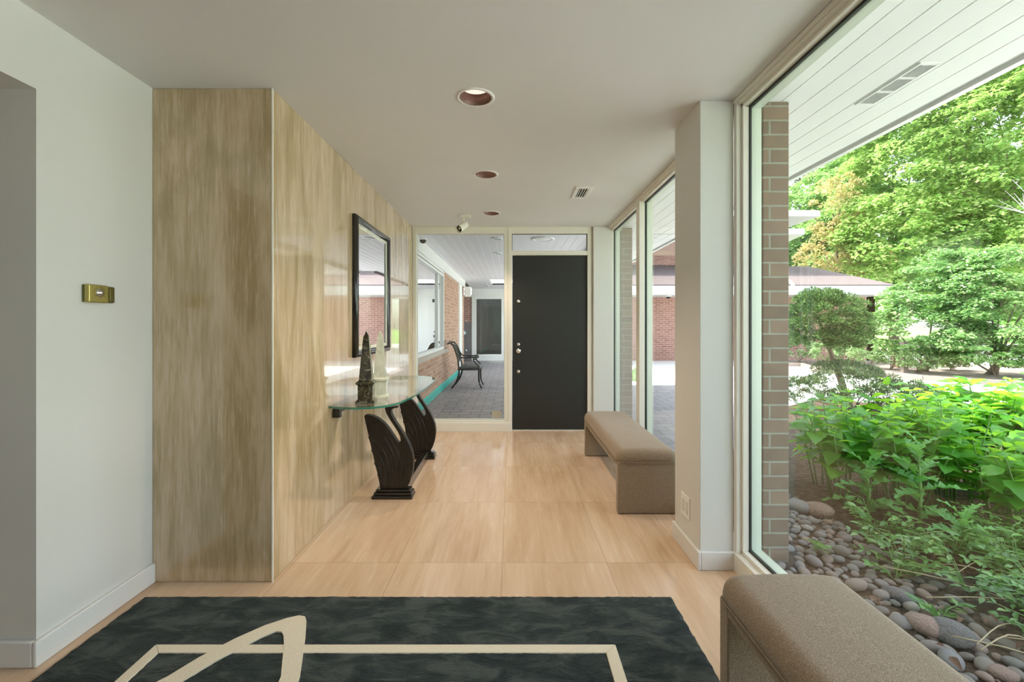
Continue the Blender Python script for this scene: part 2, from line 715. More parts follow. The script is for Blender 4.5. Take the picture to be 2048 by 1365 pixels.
M['lawn'] = mat('lawn_green', (0.25, 0.5, 0.08), 0.9)
_t = NT(M['lawn'])
_t.base(_t.ramp(_t.noise(_t.coords('Object'), 3, 6), [(0.3, (0.16, 0.36, 0.05)), (0.7, (0.40, 0.62, 0.14))]))
M['mulch'] = mat('bed_mulch', (0.3, 0.22, 0.18), 0.95)
_t = NT(M['mulch'])
_n = _t.noise(_t.coords('Object'), 12, 6, 0.7)
_t.base(_t.ramp(_n, [(0.3, (0.16, 0.11, 0.09)), (0.7, (0.42, 0.34, 0.30))]))
_t.bump(_n, 0.8, 0.04)
M['edging'] = mat('timber_edging', (0.28, 0.22, 0.19), 0.85)
M['shingle'] = mat('pink_shingle', (0.6, 0.45, 0.42), 0.9)
_t = NT(M['shingle'])
_n = _t.noise(_t.coords('Object', (1, 1, 4)), 6, 5)
_t.base(_t.ramp(_n, [(0.3, (0.145, 0.108, 0.107)), (0.7, (0.175, 0.133, 0.131))]))
M['stone'] = mat('river_stone', (0.4, 0.36, 0.34), 0.75)
_t = NT(M['stone'])
_oi = _t.new('ShaderNodeObjectInfo')
_c = _t.ramp(_oi.outputs['Random'], [(0.0, (0.17, 0.155, 0.15)), (0.3, (0.27, 0.235, 0.215)), (0.55, (0.32, 0.22, 0.185)), (0.75, (0.22, 0.22, 0.235)), (1.0, (0.38, 0.345, 0.31))])
_n = _t.noise(_t.coords('Object'), 30, 5)
_t.base(_t.mix(_t.math('MULTIPLY', _n, 0.55), _c, (0.2, 0.17, 0.15)))
_t.bump(_n, 0.4, 0.01)
M['rock_red'] = mat('pinkish_rock', (0.34, 0.235, 0.205), 0.85)
M['rock_grey'] = mat('grey_rock', (0.17, 0.16, 0.165), 0.85)
for _k in ('rock_red', 'rock_grey'):
    _t = NT(M[_k])
    _bc = tuple(_t.p.inputs['Base Color'].default_value)[:3]
    _n = _t.noise(_t.coords('Object'), 8, 6)
    _t.base(_t.mix(_n, tuple(c * 0.6 for c in _bc), tuple(min(1, c * 1.35) for c in _bc)))
    _t.bump(_n, 0.7, 0.02)
M['bark'] = mat('brown_bark', (0.2, 0.15, 0.11), 0.9)
_t = NT(M['bark'])
_n = _t.noise(_t.coords('Object', (1, 1, 0.3)), 30, 5)
_t.base(_t.ramp(_n, [(0.3, (0.10, 0.07, 0.05)), (0.7, (0.33, 0.25, 0.19))]))
_t.bump(_n, 0.8, 0.02)
M['grey_bark'] = mat('pale_grey_bark', (0.45, 0.42, 0.40), 0.9)
M['straw'] = mat('dry_straw', (0.55, 0.46, 0.30), 0.85)
M['dead_leaf'] = mat('dead_leaf', (0.14, 0.075, 0.045), 0.8)

G = lambda *s: list(s)
M['hydra'] = leaf_mat('broad_garden_leaf', [(0.0, (0.060, 0.24, 0.030)), (0.5, (0.10, 0.36, 0.045)), (1.0, (0.20, 0.50, 0.07))], 0.5, 0.35, (0.60, 0.98, 0.05), 0.5)
M['thistle'] = leaf_mat('thistle_leaf', [(0.0, (0.10, 0.30, 0.08)), (1.0, (0.20, 0.44, 0.14))], 0.35, 0.45, (0.35, 0.75, 0.1), 0.4)
M['cover'] = leaf_mat('ground_cover_leaf', [(0.0, (0.05, 0.17, 0.035)), (0.5, (0.12, 0.31, 0.06)), (1.0, (0.28, 0.46, 0.13))], 0.35, 0.35, (0.35, 0.7, 0.1), 0.6)
M['stem'] = mat('green_stem', (0.16, 0.30, 0.08), 0.6)
M['maple'] = leaf_mat('spring_maple_leaf', [(0.0, (0.13, 0.28, 0.05)), (0.5, (0.28, 0.45, 0.10)), (1.0, (0.58, 0.66, 0.28))], 0.45, 0.5, (0.55, 0.78, 0.22))  # palest stop paints sunlit highlights into some leaves
M['maple2'] = leaf_mat('fresh_tree_leaf', [(0.0, (0.11, 0.25, 0.06)), (0.5, (0.23, 0.41, 0.11)), (1.0, (0.42, 0.57, 0.22))], 0.45, 0.5, (0.48, 0.74, 0.25))
M['lilac'] = leaf_mat('shrub_leaf', [(0.0, (0.07, 0.18, 0.04)), (0.6, (0.20, 0.35, 0.10)), (0.93, (0.36, 0.49, 0.20)), (1.0, (0.55, 0.42, 0.28))], 0.35, 0.35, (0.40, 0.75, 0.2), 0.6)
M['juniper'] = leaf_mat('juniper_needles', [(0.0, (0.035, 0.10, 0.030)), (0.6, (0.11, 0.22, 0.06)), (1.0, (0.34, 0.46, 0.15))], 0.2, 0.6, None, 0.2)  # top stop is the lit yellow-green, put into the needle colour
M['yew'] = leaf_mat('low_juniper_needles', [(0.0, (0.05, 0.10, 0.04)), (0.6, (0.13, 0.22, 0.09)), (0.9, (0.28, 0.38, 0.16)), (1.0, (0.34, 0.22, 0.18))], 0.2, 0.6, None, 0.2)
M['rosebush'] = leaf_mat('rose_leaf', [(0.0, (0.22, 0.40, 0.14)), (0.7, (0.42, 0.60, 0.28)), (1.0, (0.65, 0.66, 0.42))], 0.4, 0.5, None, 0.4)
M['yellowtree'] = leaf_mat('yellow_bud_leaf', [(0.0, (0.38, 0.34, 0.12)), (0.6, (0.62, 0.55, 0.24)), (1.0, (0.70, 0.52, 0.36))], 0.4, 0.6)
M['darkneedle'] = leaf_mat('dark_conifer_leaf', [(0.0, (0.05, 0.07, 0.04)), (0.7, (0.13, 0.14, 0.08)), (1.0, (0.20, 0.16, 0.10))], 0.2, 0.7)

# ------------------------------------------------------------------ the room
CH = 2.443      # ceiling height
LX = -1.775     # left white wall
TX = -1.181     # travertine side wall
TY = 2.25       # travertine front face
BY = 5.46       # entrance wall (inner face)
WX = 1.155      # window wall inner line

struct(MB().box(-6.2, 1.34, -5.2, BY + 0.12, -0.12, 0).build('floor', M['trav_floor']))
# ceiling, with holes left for the three downlights
LIGHTS = [(-0.185, 2.34), (-0.200, 3.54), (-0.212, 4.77)]
LR = 0.083
cm = MB()


def slab_with_holes(mb, x0, x1, y0, y1, z0, z1, holes, r, n=32):
    """underside with round holes: cut into strips around every hole, plus the solid top"""
    sq = r * 1.25
    ys = [y0]
    for hx, hy in sorted(holes, key=lambda h: h[1]):
        ys += [hy - sq, hy + sq]
    ys.append(y1)
    z = z0
    for i in range(len(ys) - 1):
        a, b = ys[i], ys[i + 1]
        hole = None
        for hx, hy in holes:
            if abs((a + b) / 2 - hy) < 1e-4:
                hole = (hx, hy)
        if hole is None:
            mb.poly([(x0, a, z), (x0, b, z), (x1, b, z), (x1, a, z)])
            continue
        hx, hy = hole
        mb.poly([(x0, a, z), (x0, b, z), (hx - sq, b, z), (hx - sq, a, z)])
        mb.poly([(hx + sq, a, z), (hx + sq, b, z), (x1, b, z), (x1, a, z)])
        base = len(mb.v)
        for k in range(n):
            t = 2 * PI * k / n
            c, s = math.cos(t), math.sin(t)
            mb.v.append((hx + r * c, hy + r * s, z))
            q = sq / max(abs(c), abs(s))
            mb.v.append((hx + q * c, hy + q * s, z))
            mb.v.append((hx + r * c, hy + r * s, z + 0.02))
        for k in range(n):
            k2 = (k + 1) % n
            mb.face((base + 3 * k, base + 3 * k2, base + 3 * k2 + 1, base + 3 * k + 1))
            mb.face((base + 3 * k, base + 3 * k + 2, base + 3 * k2 + 2, base + 3 * k2))
    mb.poly([(x0, y0, z1), (x1, y0, z1), (x1, y1, z1), (x0, y1, z1)])
    mb.poly([(x0, y0, z), (x1, y0, z), (x1, y0, z1), (x0, y0, z1)])
    mb.poly([(x0, y1, z), (x0, y1, z1), (x1, y1, z1), (x1, y1, z)])
    mb.poly([(x0, y0, z), (x0, y0, z1), (x0, y1, z1), (x0, y1, z)])
    mb.poly([(x1, y0, z), (x1, y1, z), (x1, y1, z1), (x1, y0, z1)])


slab_with_holes(cm, -6.2, WX, -5.2, BY, CH, CH + 0.14, LIGHTS, LR)
struct(cm.build('ceiling', M['ceiling']))

# left white wall with the opening: solid from 1.70 to the travertine, header above the opening
wl_ = MB()
wl_.box(LX - 0.14, LX, 1.70, TY + 0.3, 0, CH)
wl_.box(LX - 0.14, LX, -2.6, 1.70, 2.155, CH)
wl_.box(LX - 0.14, LX, -5.2, -2.6, 0, CH)
struct(wl_.build('wall_left', M['wall']))
struct(MB().box(-6.2, LX - 0.14, 1.70, 1.84, 0, CH).build('wall_side_room', M['wall']))
struct(MB().box(-6.3, -6.2, -5.2, 1.84, 0, CH).build('wall_side_room_left', M['wall']))
struct(MB().box(-6.3, 1.30, -5.3, -5.2, 0, CH).build('wall_rear', M['wall']))
# travertine clad partition: slabs with a thin corner arris
tm = MB()
tm.box(LX, TX, TY, BY, 0, CH)
struct(tm.build('wall_travertine', M['trav_wall'], bevel=0.003, seg=1))
struct(MB().box(TX - 0.004, TX + 0.0025, TY - 0.0025, TY + 0.004, 0, CH).build('trim_1', M['trim']))

# baseboards


def baseboard(name, poly_pts, h=0.125, t=0.018):
    """boards along consecutive points, on the left side of travel"""
    mb = MB()
    for (x0, y0), (x1, y1) in zip(poly_pts[:-1], poly_pts[1:]):
        a, b = Vector((x0, y0)), Vector((x1, y1))
        d = (b - a).normalized()
        nrm = Vector((-d.y, d.x)) * t
        p = [a, b, b + nrm, a + nrm]
        bs = len(mb.v)
        p = [(q.x, q.y) for q in p]
        mb.prism(p, 'z', 0.0, h)
    o = struct(mb.build(name, M['baseboard'], bevel=0.006, seg=3))
    return o


baseboard('baseboard_left', [(LX, TY - 0.001), (LX, 1.70 - 0.018)], 0.097)
baseboard('baseboard_side_room', [(LX, 1.70), (-6.2, 1.70)], 0.097)
struct(MB().box(LX - 0.16, LX + 0.018, 1.682, 1.700, 0, 0.0).build('trim_2', M['trim_white'])) if False else None

# pillar between the two glazed bays
PX0, PX1, PY0, PY1 = 0.982, 1.158, 2.37, 2.735
struct(MB().box(PX0, PX1, PY0, PY1, 0, CH).build('wall_right_pillar', M['wall'], bevel=0.004))
baseboard('baseboard_pillar', [(PX0, PY0 - 0.018), (PX0, PY1)][::1], 0.118) if False else None
pb = MB()
pb.box(PX0 - 0.018, PX0, PY0 - 0.018, PY1, 0, 0.097)
pb.box(PX0, PX1, PY0 - 0.018, PY0, 0, 0.097)
struct(pb.build('baseboard_pillar', M['baseboard'], bevel=0.005, seg=3))


# ---- garden window, near bay (window_1): frame with steps, gasket, outer frame, glass


def side_window(name, y0, y1, mullions, zt=CH):
    r = sempty(name, (1.22, (y0 + y1) / 2, 0))
    f = MB()
    # curb / sill at floor, stepped
    f.box(1.150, 1.184, y0, y1, 0.0, 0.094)
    f.box(1.184, 1.216, y0, y1, 0.0, 0.112)
    # head, stepped mouldings running along the ceiling edge
    f.box(1.155, 1.166, y0, y1, zt - 0.022, zt)
    f.box(1.166, 1.184, y0, y1, zt - 0.036, zt)
    f.box(1.184, 1.216, y0, y1, zt - 0.050, zt)
    # end jambs
    for (a, b) in ((y0, y0 + 0.03), (y1 - 0.03, y1)):
        f.box(1.158, 1.184, a, b, 0.08, zt - 0.02)
    for (a, b) in ((y0, y0 + 0.045), (y1 - 0.045, y1)):
        f.box(1.184, 1.216, a, b, 0.10, zt - 0.03)
    for my in mullions:
        f.box(1.165, 1.216, my - 0.052, my + 0.052, 0.08, zt - 0.02)
    f.build('frame', M['trim'], r, bevel=0.003)
    g = MB()
    g.frame('x', 1.216, 1.226, y0 + 0.030, y1 - 0.030, 0.100, zt - 0.040, 0.019)
    for my in mullions:
        g.box(1.216, 1.226, my - 0.048, my + 0.048, 0.11, zt - 0.05)
    g.build('gasket', M['gasket'], r)
    ofr = MB()
    ofr.frame('x', 1.236, 1.288, y0 - 0.01, y1 + 0.0, 0.03, zt - 0.01, 0.030, wb=0.085, wt=0.045)
    for my in mullions:
        ofr.box(1.236, 1.288, my - 0.045, my + 0.045, 0.07, zt)
    ofr.build('outer_frame', M['alu_green'], r, bevel=0.003)
    ys = [y0 + 0.03] + list(mullions) + [y1 - 0.03]
    for a, b in zip(ys[:-1], ys[1:]):
        MB().box(1.227, 1.233, a, b, 0.112, zt - 0.042).build('pane', M['glass'], r)
    return r


side_window('window_1', -0.9, 2.372, [])
struct(MB().box(1.155, 1.335, -5.2, -0.9, 0, CH + 0.1).build('wall_right_light_block', M['wall']))  # unseen wall, added to cut window light from behind the camera
side_window('window_2', 2.74, BY - 0.02, [4.2])
# wall strip above/below glass outside
struct(MB().box(1.217, 1.335, -5.2, BY + 0.1, -0.12, 0.03).build('trim_sill_outside', M['trim']))

# ---- entrance wall: glazing left, door right
r3 = sempty('window_3', (-0.6, BY, 0))
f = MB()
f.frame('y', BY - 0.03, BY + 0.07, -1.181, -0.040, 0.0, CH, 0.047, wb=0.135, wt=0.082)
f.box(-1.181, 0.0, BY - 0.05, BY - 0.03, 0.0, 0.105)
f.build('frame', M['trim'], r3, bevel=0.003)
MB().frame('y', BY + 0.005, BY + 0.012, -1.138, -0.083, 0.130, CH - 0.077, 0.006).build('gasket', M['gasket'], r3)
MB().box(-1.136, -0.085, BY + 0.014, BY + 0.020, 0.133, CH - 0.08).build('pane', M['glass'], r3)

rd = sempty('door_1', (0.46, BY, 0))
d = MB()
d.frame('y', BY - 0.035, BY + 0.075, -0.040, 0.955, 0.0, CH, 0.046, wb=0.0, wt=0.08)
d.box(0.006, 0.909, BY - 0.03, BY + 0.07, 2.105, 2.158)
d.box(0.955, 0.972, BY - 0.02, BY + 0.06, 0.0, CH)
d.box(0.006, 0.909, BY + 0.0, BY + 0.09, 0.0, 0.012)
d.build('door_frame', M['trim'], rd, bevel=0.003)
dl = MB().box(0.012, 0.920, BY + 0.0, BY + 0.045, 0.016, 2.102).build('door_leaf', M['black_door'], rd, bevel=0.003)
# locks and knob
for (zz, rr, nm, lab) in ((1.553, 0.020, 'deadbolt', None), (1.038, 0.020, 'deadbolt', None), (0.712, 0.020, 'deadbolt', None)):
    k = MB().lathe([(rr, 0.0), (rr, -0.010), (rr * 0.8, -0.015), (0.0, -0.015)], (0.085, BY, zz), 'y', 24).build(nm, M['chrome'], rd)
    MB().box(0.0835, 0.0865, BY - 0.019, BY - 0.0145, zz - 0.008, zz + 0.008).build('keyway', M['brass_dark'], k)
k = MB().lathe([(0.030, 0.0), (0.030, -0.006), (0.012, -0.012), (0.012, -0.035), (0.024, -0.045), (0.029, -0.060), (0.024, -0.075), (0.0, -0.078)], (0.085, BY, 0.962), 'y', 28).build('door_knob', M['chrome'], rd)
for zz in (1.86, 1.10, 0.25):
    MB().lathe([(0.0065, -0.05), (0.0065, 0.05)], (0.928, BY - 0.008, zz), 'z', 10).build('hinge', M['trim_white'], rd)
r4 = sempty('window_4', (0.46, BY, 2.25))
MB().box(0.006, 0.909, BY + 0.014, BY + 0.020, 2.155, CH - 0.075).build('pane', M['glass'], r4)
MB().frame('y', BY + 0.004, BY + 0.012, 0.004, 0.911, 2.155, CH - 0.078, 0.008).build('gasket', M['gasket'], r4)
# wall return between the door and the side glazing
struct(MB().box(0.972, 1.20, BY - 0.07, BY + 0.1, 0, CH).build('wall_back', M['wall'], bevel=0.003))

# ------------------------------------------------------------------ the house outside
SZ = 2.473     # soffit under side
OX = 2.345     # outer edge of overhang


def board_soffit(name, x0, x1, y0, y1, z, first=None, pitch=0.1335, gap=0.007, t=0.02, hole=None, back=None, wood='soffit'):
    """planks with thin dark gaps running along Y"""
    r = sempty(name, ((x0 + x1) / 2, (y0 + y1) / 2, z))
    mb = MB()
    xs = []
    a = x0
    nxt = first if first is not None else x0 + pitch
    while a < x1 - 1e-4:
        b = min(nxt, x1)
        xs.append((a, b))
        a = b
        nxt = b + pitch
    for a, b in xs:
        segs = [(y0, y1)]
        if hole and b > hole[0] and a < hole[1]:
            segs = [(y0, hole[2]), (hole[3], y1)]
            if a < hole[0] or b > hole[1]:
                segs = segs
        for s0, s1 in segs:
            if s1 - s0 > 0.01:
                mb.box(a + gap / 2, b - gap / 2, s0, s1, z, z + t)
    mb.build('boards', M[wood], r)
    bk = MB()
    if hole:
        bk.box(x0, x1, y0, hole[2], z + (t if not back else 0.004), z + t + 0.02)
        bk.box(x0, x1, hole[3], y1, z + (t if not back else 0.004), z + t + 0.02)
        bk.box(x0, hole[0], hole[2], hole[3], z + (t if not back else 0.004), z + t + 0.02)
    else:
        bk.box(x0, x1, y0, y1, z + (t if not back else 0.004), z + t + 0.02)
    bk.build('backing', M[back or 'soffit_gap'], r)
    return r


RY1 = 10.9
M['eave'] = paint('eave_paint', (0.58, 0.58, 0.57), 0.5)
M['bright_gap'] = paint('white_batten', (0.95, 0.95, 0.95), 0.4)
M['porch_board'] = paint('porch_board_paint', (0.80, 0.79, 0.82), 0.5)
board_soffit('ceiling_overhang', 1.29, 2.262, -5.3, RY1, SZ, first=1.452)
fb = MB()
fb.box(2.262, 2.306, -5.3, RY1, SZ + 0.035, SZ + 0.055)
fb.cur = 1
fb.box(2.306, OX, -5.3, RY1, SZ - 0.004, SZ + 0.20)
fb.cur = 0
fb.box(1.325, 2.306, RY1 - 0.02, RY1, SZ, SZ + 0.2)
struct(fb.build('trim_fascia', [M['soffit_gap'], M['trim_white']]))
# breezeway ceiling
BZ = 2.56
board_soffit('ceiling_breezeway', -1.40, 1.325, BY + 0.12, RY1, BZ, first=-1.30, gap=0.012, back='bright_gap', wood='porch_board')
board_soffit('ceiling_breezeway_far', -1.40, 0.9, RY1, 16.4, BZ, first=-1.30, gap=0.012, back='bright_gap', wood='porch_board', hole=(-0.62, 0.9, 12.9, 14.6))
struct(MB().box(1.318, 1.330, BY + 0.12, RY1, SZ, BZ + 0.02).box(-1.4, 1.34, BY + 0.1, BY + 0.122, CH - 0.02, BZ + 0.02).build('trim_breezeway_drop', M['trim_white']))
# skylight well
sk = MB()
sk.box(-0.63, -0.61, 12.88, 14.62, BZ, 3.0)
sk.box(-0.62, 0.9, 12.88, 12.90, BZ, 3.0)
sk.box(-0.62, 0.9, 14.60, 14.62, BZ, 3.0)
sk.box(0.35, 0.37, 12.88, 14.62, BZ, 3.0)
sk.box(0.37, 0.9, 12.9, 14.6, BZ, BZ + 0.02)
struct(sk.build('trim_skylight', M['trim_white']))
# roof mass over the whole house (keeps the sun out)
rf = MB()
rf.box(-8, OX, -6, RY1, SZ + 0.2, SZ + 0.34)
rf.box(-8, -0.63, RY1, 17, SZ + 0.2, SZ + 0.34)
rf.box(0.37, 0.95, RY1, 17, SZ + 0.2, SZ + 0.34)
rf.box(-0.63, 0.37, RY1, 12.88, SZ + 0.2, SZ + 0.34)
rf.box(-0.63, 0.37, 14.62, 17, SZ + 0.2, SZ + 0.34)
rf.box(0.9, 0.95, RY1, 16.4, BZ - 0.05, SZ + 0.34)
struct(rf.build('ceiling_roof_slab', M['shingle']))

# left brick wall of the breezeway, with its window
BX = -1.40
bw = MB()
bw.box(BX - 0.25, BX, BY + 0.12, 13.4, -0.1, 0.70)
bw.box(BX - 0.25, BX, 9.35, 13.4, 0.70, 2.36)
bw.box(BX - 0.25, BX, BY + 0.12, 6.0, 0.70, 2.36)
bw.box(BX - 0.25, BX, 6.0, 9.35, 2.34, 2.36)
struct(bw.build('wall_breezeway_left', M['brick_orange']))
struct(MB().box(BX - 0.25, BX + 0.045, BY + 0.12, 13.4, 2.36, BZ).box(BX - 0.2, BX + 0.02, 6.0, 9.35, 2.30, 2.36).build('trim_frieze', M['trim_white'], bevel=0.004))
struct(MB().box(BX - 0.12, BX + 0.05, 5.7, 9.75, 0.70, 0.775).build('trim_stone_sill', M['stone_sill'], bevel=0.006))
w5 = sempty('window_5', (BX, 7.7, 0.78))
wf = MB()
wf.frame('x', BX - 0.06, BX + 0.02, 6.0, 9.35, 0.775, 2.32, 0.06)
wf.box(BX - 0.06, BX + 0.01, 8.62, 8.68, 0.83, 2.27)
wf.build('frame', M['trim_white'], w5, bevel=0.003)
MB().box(BX - 0.03, BX - 0.022, 6.05, 9.3, 0.82, 2.27).build('pane', M['glass_dark'], w5)
MB().box(BX - 0.24, BX - 0.22, 6.0, 9.35, 0.70, 2.36).build('shade_panel_behind', M['room_shade'], w5)  # dark panel in place of the shaded room
# narrow white panel further along the brick wall
struct(MB().box(BX - 0.02, BX + 0.035, 12.0, 12.65, 0.0, 2.36).build('door_3', M['trim_white'], bevel=0.004))
# teal waterproofing strip along the foot of the wall
tag(MB().prism([(BX + 0.001, -0.029), (BX + 0.035, -0.029), (BX + 0.03, 0.06), (BX + 0.001, 0.09)], 'y', 5.75, 13.3).build('waterproofing_strip', M['teal'], origin=(BX, 9, 0)), 'turquoise waterproofing strip along the foot of the outdoor brick wall', 'strip')

# outdoor ground
struct(MB().box(-1.65, 9, BY + 0.12, RY1 + 6.5, -0.20, -0.03).prism([(1.34, 3.35), (9, 3.35), (9, BY + 0.12), (1.34, BY + 0.12)], 'z', -0.2, -0.03).build('floor_pavers', M['pavers']))
GZ = -0.03
dm = MB()
dm.prism([(1.0, 9.75), (9.5, 9.75), (40, 9.75), (40, 31), (1.0, 31)], 'z', -0.25, -0.024)
dm.prism([(3.4, -10), (40, -10), (40, 9.8), (3.6, 9.8), (3.0, 5.4), (3.5, 3.4)], 'z', -0.25, -0.0245)  # unseen stretch brought close to the window to bounce more light
struct(dm.build('floor_driveway', M['drive']))
struct(MB().box(-60, 120, 31, 120, -0.3, -0.02).box(40, 120, -60, 31, -0.3, -0.02).box(1.34, 40, -40, -10, -0.3, -0.02).build('floor_lawn', M['lawn']))
# near planting bed
bed = [(1.34, -6), (3.7, -6), (4.0, 1.5), (4.8, 3.6), (5.6, 5.2), (6.2, 7.0), (5.4, 7.9), (3.6, 6.6), (2.9, 5.5), (1.34, 3.4)]
bb = MB()
nx_, ny_ = 120, 160


def in_poly(x, y, P):
    c = False
    n = len(P)
    for i in range(n):
        x0, y0 = P[i]
        x1, y1 = P[(i + 1) % n]
        if (y0 > y) != (y1 > y) and x < (x1 - x0) * (y - y0) / (y1 - y0) + x0:
            c = not c
    return c


rng = np.random.default_rng(5)
random.seed(5)
bb.prism(bed, 'z', -0.2, 0.0)
struct(bb.build('floor_planting_bed', M['soil']))
# island bed beyond the drive with timber edging
isl_front = [(8.3, 14.3), (9.0, 14.1), (8.35, 12.6), (8.6, 11.9), (9.3, 11.2), (9.6, 10.6), (10.1, 9.95), (10.9, 9.4), (12.6, 8.7), (15, 8.2)]
isl = isl_front + [(19, 9), (18, 13), (14.5, 14.6), (13.4, 15.6), (8.3, 16.3)]
struct(MB().prism(isl, 'z', -0.2, 0.02).build('floor_island_bed', M['mulch']))
em = MB()
pts = isl_front
for (a, b) in zip(pts[:-1], pts[1:]):
    A, B = Vector(a), Vector(b)
    dv = (B - A).normalized()
    nn = Vector((-dv.y, dv.x)) * 0.05
    em.prism([tuple(A - nn), tuple(B - nn), tuple(B + nn), tuple(A + nn)], 'z', -0.03, 0.09)
tag(em.build('garden_edging', M['edging'], origin=(9, 11, 0)), 'low brown timber edging curving along the far planting bed', 'edging')

# brick piers outside the glazing
for (a, b, lab) in ((2.445, 2.72, 'brown brick pier outside the large garden window, left of the plants'), (5.62, 5.90, 'brown brick pier seen through the window behind the far bench')):
    tag(MB().box(1.352, 1.492, a, b, -0.1, SZ).build('brick_pier', M['brick_pier'], origin=(1.42, (a + b) / 2, 0), bevel=0.004, seg=1), lab, 'brick pier')

# ---- the far wing: brick front, doors, eaves, roof, upper storey
FY = 16.4
fw = MB()
fw.box(2.12, 13.1, FY, FY + 0.3, -0.1, 2.35)
fw.box(12.8, 13.1, FY, FY + 5, -0.1, 2.35)
struct(fw.build('wall_garage', M['brick_red']))
struct(MB().box(-3.2, -1.42, FY, FY + 0.3, -0.1, 2.36).box(-3.2, -2.9, 13.4, FY, -0.1, 2.36).build('wall_breezeway_end', M['brick_red']))
struct(MB().box(-1.43, 2.12, FY - 0.05, FY + 0.3, 2.30, BZ + 0.06).build('trim_entrance_head', M['trim_white'], bevel=0.005))


def glazed_panel(name, x0, x1):
    r = sempty(name, ((x0 + x1) / 2, FY, 0))
    MB().frame('y', FY - 0.04, FY + 0.06, x0, x1, -0.02, 2.30, 0.17, wb=0.22, wt=0.10).build('frame', M['trim_white'], r, bevel=0.006)
    MB().box(x0 + 0.16, x1 - 0.16, FY + 0.0, FY + 0.012, 0.19, 2.21).build('pane', M['glass_far'], r)
    MB().box(x0 + 0.05, x1 - 0.05, FY + 1.6, FY + 1.7, -0.02, 2.3).build('far_shade_panel', M['room_shade'], r)  # dark slab painted as the shade behind the pane
    return r


glazed_panel('window_6', -1.43, -0.19)
glazed_panel('window_7', 0.86, 2.12)
d2 = sempty('door_2', (0.33, FY, 0))
MB().box(-0.19, 0.86, FY - 0.02, FY + 0.05, -0.02, 2.30).build('door_leaf', M['trim_white'], d2, bevel=0.004)
for zz, rr in ((1.02, 0.035), (0.86, 0.055), (0.70, 0.03), (0.55, 0.03)):
    MB().lathe([(rr, 0), (rr, -0.03), (0, -0.04)], (-0.09, FY - 0.02, zz), 'y', 16).build('door_lock', M['dark_metal'], d2)
MB().box(-0.14, 0.0, FY - 0.03, FY - 0.02, 2.08, 2.20).build('transom_glass', M['dark_metal'], d2)

eg = thing('garage_roof', 'low pink shingled roof with white eaves over the far brick wing', 'roof', (8, 17, 2.3))
MB().box(0.95, 12.75, 15.2, FY + 0.05, 2.27, 2.30).build('soffit', M['eave'], eg)
MB().prism([(15.20, 2.30), (15.16, 2.57), (15.10, 2.57), (15.12, 2.27), (15.20, 2.27)], 'x', 0.95, 12.78).build('gutter', M['eave'], eg)
MB().box(12.7, 12.75, 15.2, 21, 2.27, 2.57).build('verge_board', M['eave'], eg)
MB().box(0.95, 12.74, 15.17, 15.3, 2.57, 2.61).build('gutter_shadow_strip', M['dark_metal'], eg)  # dark strip painted where the gutter's shadow line falls
rp = MB()
rp.poly([(0.95, 15.16, 2.61), (12.8, 15.16, 2.61), (13.2, 20.2, 3.86), (0.95, 20.2, 3.98)])
rp.poly([(12.8, 15.16, 2.61), (12.8, 22, 2.61), (13.2, 20.2, 3.86)])
rp.poly([(0.95, 15.16, 2.58), (0.95, 22, 2.58), (12.8, 22, 2.58), (12.8, 15.16, 2.58)])
rp.poly([(0.95, 15.16, 2.58), (12.8, 15.16, 2.58), (12.8, 15.16, 2.61), (0.95, 15.16, 2.61)])
rp.poly([(12.8, 15.16, 2.58), (12.8, 22, 2.58), (12.8, 22, 2.61), (12.8, 15.16, 2.61)])
rp.poly([(0.95, 20.2, 3.98), (13.2, 20.2, 3.86), (12.8, 22, 2.61), (0.95, 22, 2.61)])
rp.build('shingles', M['shingle'], eg)
MB().tube([(8.6, 16.6, 3.02), (9.35, 15.35, 2.76), (9.35, 15.1, 2.6)], 0.055, 8).build('rain_pipe', M['trim_white'], eg)

up = thing('upper_storey', 'brick upper storey with white overhanging eaves rising behind the low roof', 'building', (5, 22, 3.8))
MB().box(0.5, 10.2, 20.2, 27, 3.6, 5.62).build('brick_wall', M['brick_red'], up)
ue = MB()
ue.prism([(18.2, 5.62), (18.2, 5.84), (18.5, 5.93), (27.5, 6.5), (27.5, 5.62)], 'x', -0.5, 12.35)
ue.build('roof_eave', M['eave'], up)
MB().lathe([(0.0, -0.25), (0.12, -0.2), (0.16, -0.05), (0.10, 0.06), (0.0, 0.08)], (11.0, 18.9, 5.5), 'z', 16).build('floodlight', M['eave'], up)
lo = thing('farther_roof', 'small white eave tip of a farther roof below the upper eaves', 'roof', (13, 26, 5))
MB().prism([(23.5, 5.95), (23.5, 6.25), (27, 6.7), (27, 5.6)], 'x', 8.0, 15.15).build('eave', M['eave'], lo)
MB().box(8, 13.4, 25.4, 27, -0.02, 5.8).build('brick_wall', M['brick_red'], lo)

# brick mailbox pillar and grey post beyond the bed
tag(MB().box(11.2, 11.45, 13.2, 13.45, 0.0, 0.72).build('brick_bollard', M['brick_pier'], origin=(11.3, 13.3, 0)), 'short brick post standing in the far bed beside a grey post', 'post')
tag(MB().box(10.26, 10.38, 11.9, 12.02, 0.0, 0.80).box(10.24, 10.40, 11.88, 12.04, 0.80, 0.83).build('garden_post', M['edging'], origin=(10.3, 11.9, 0)), 'slim grey post standing among shrubs in the far bed', 'post')

# ================================================================== INDOOR THINGS


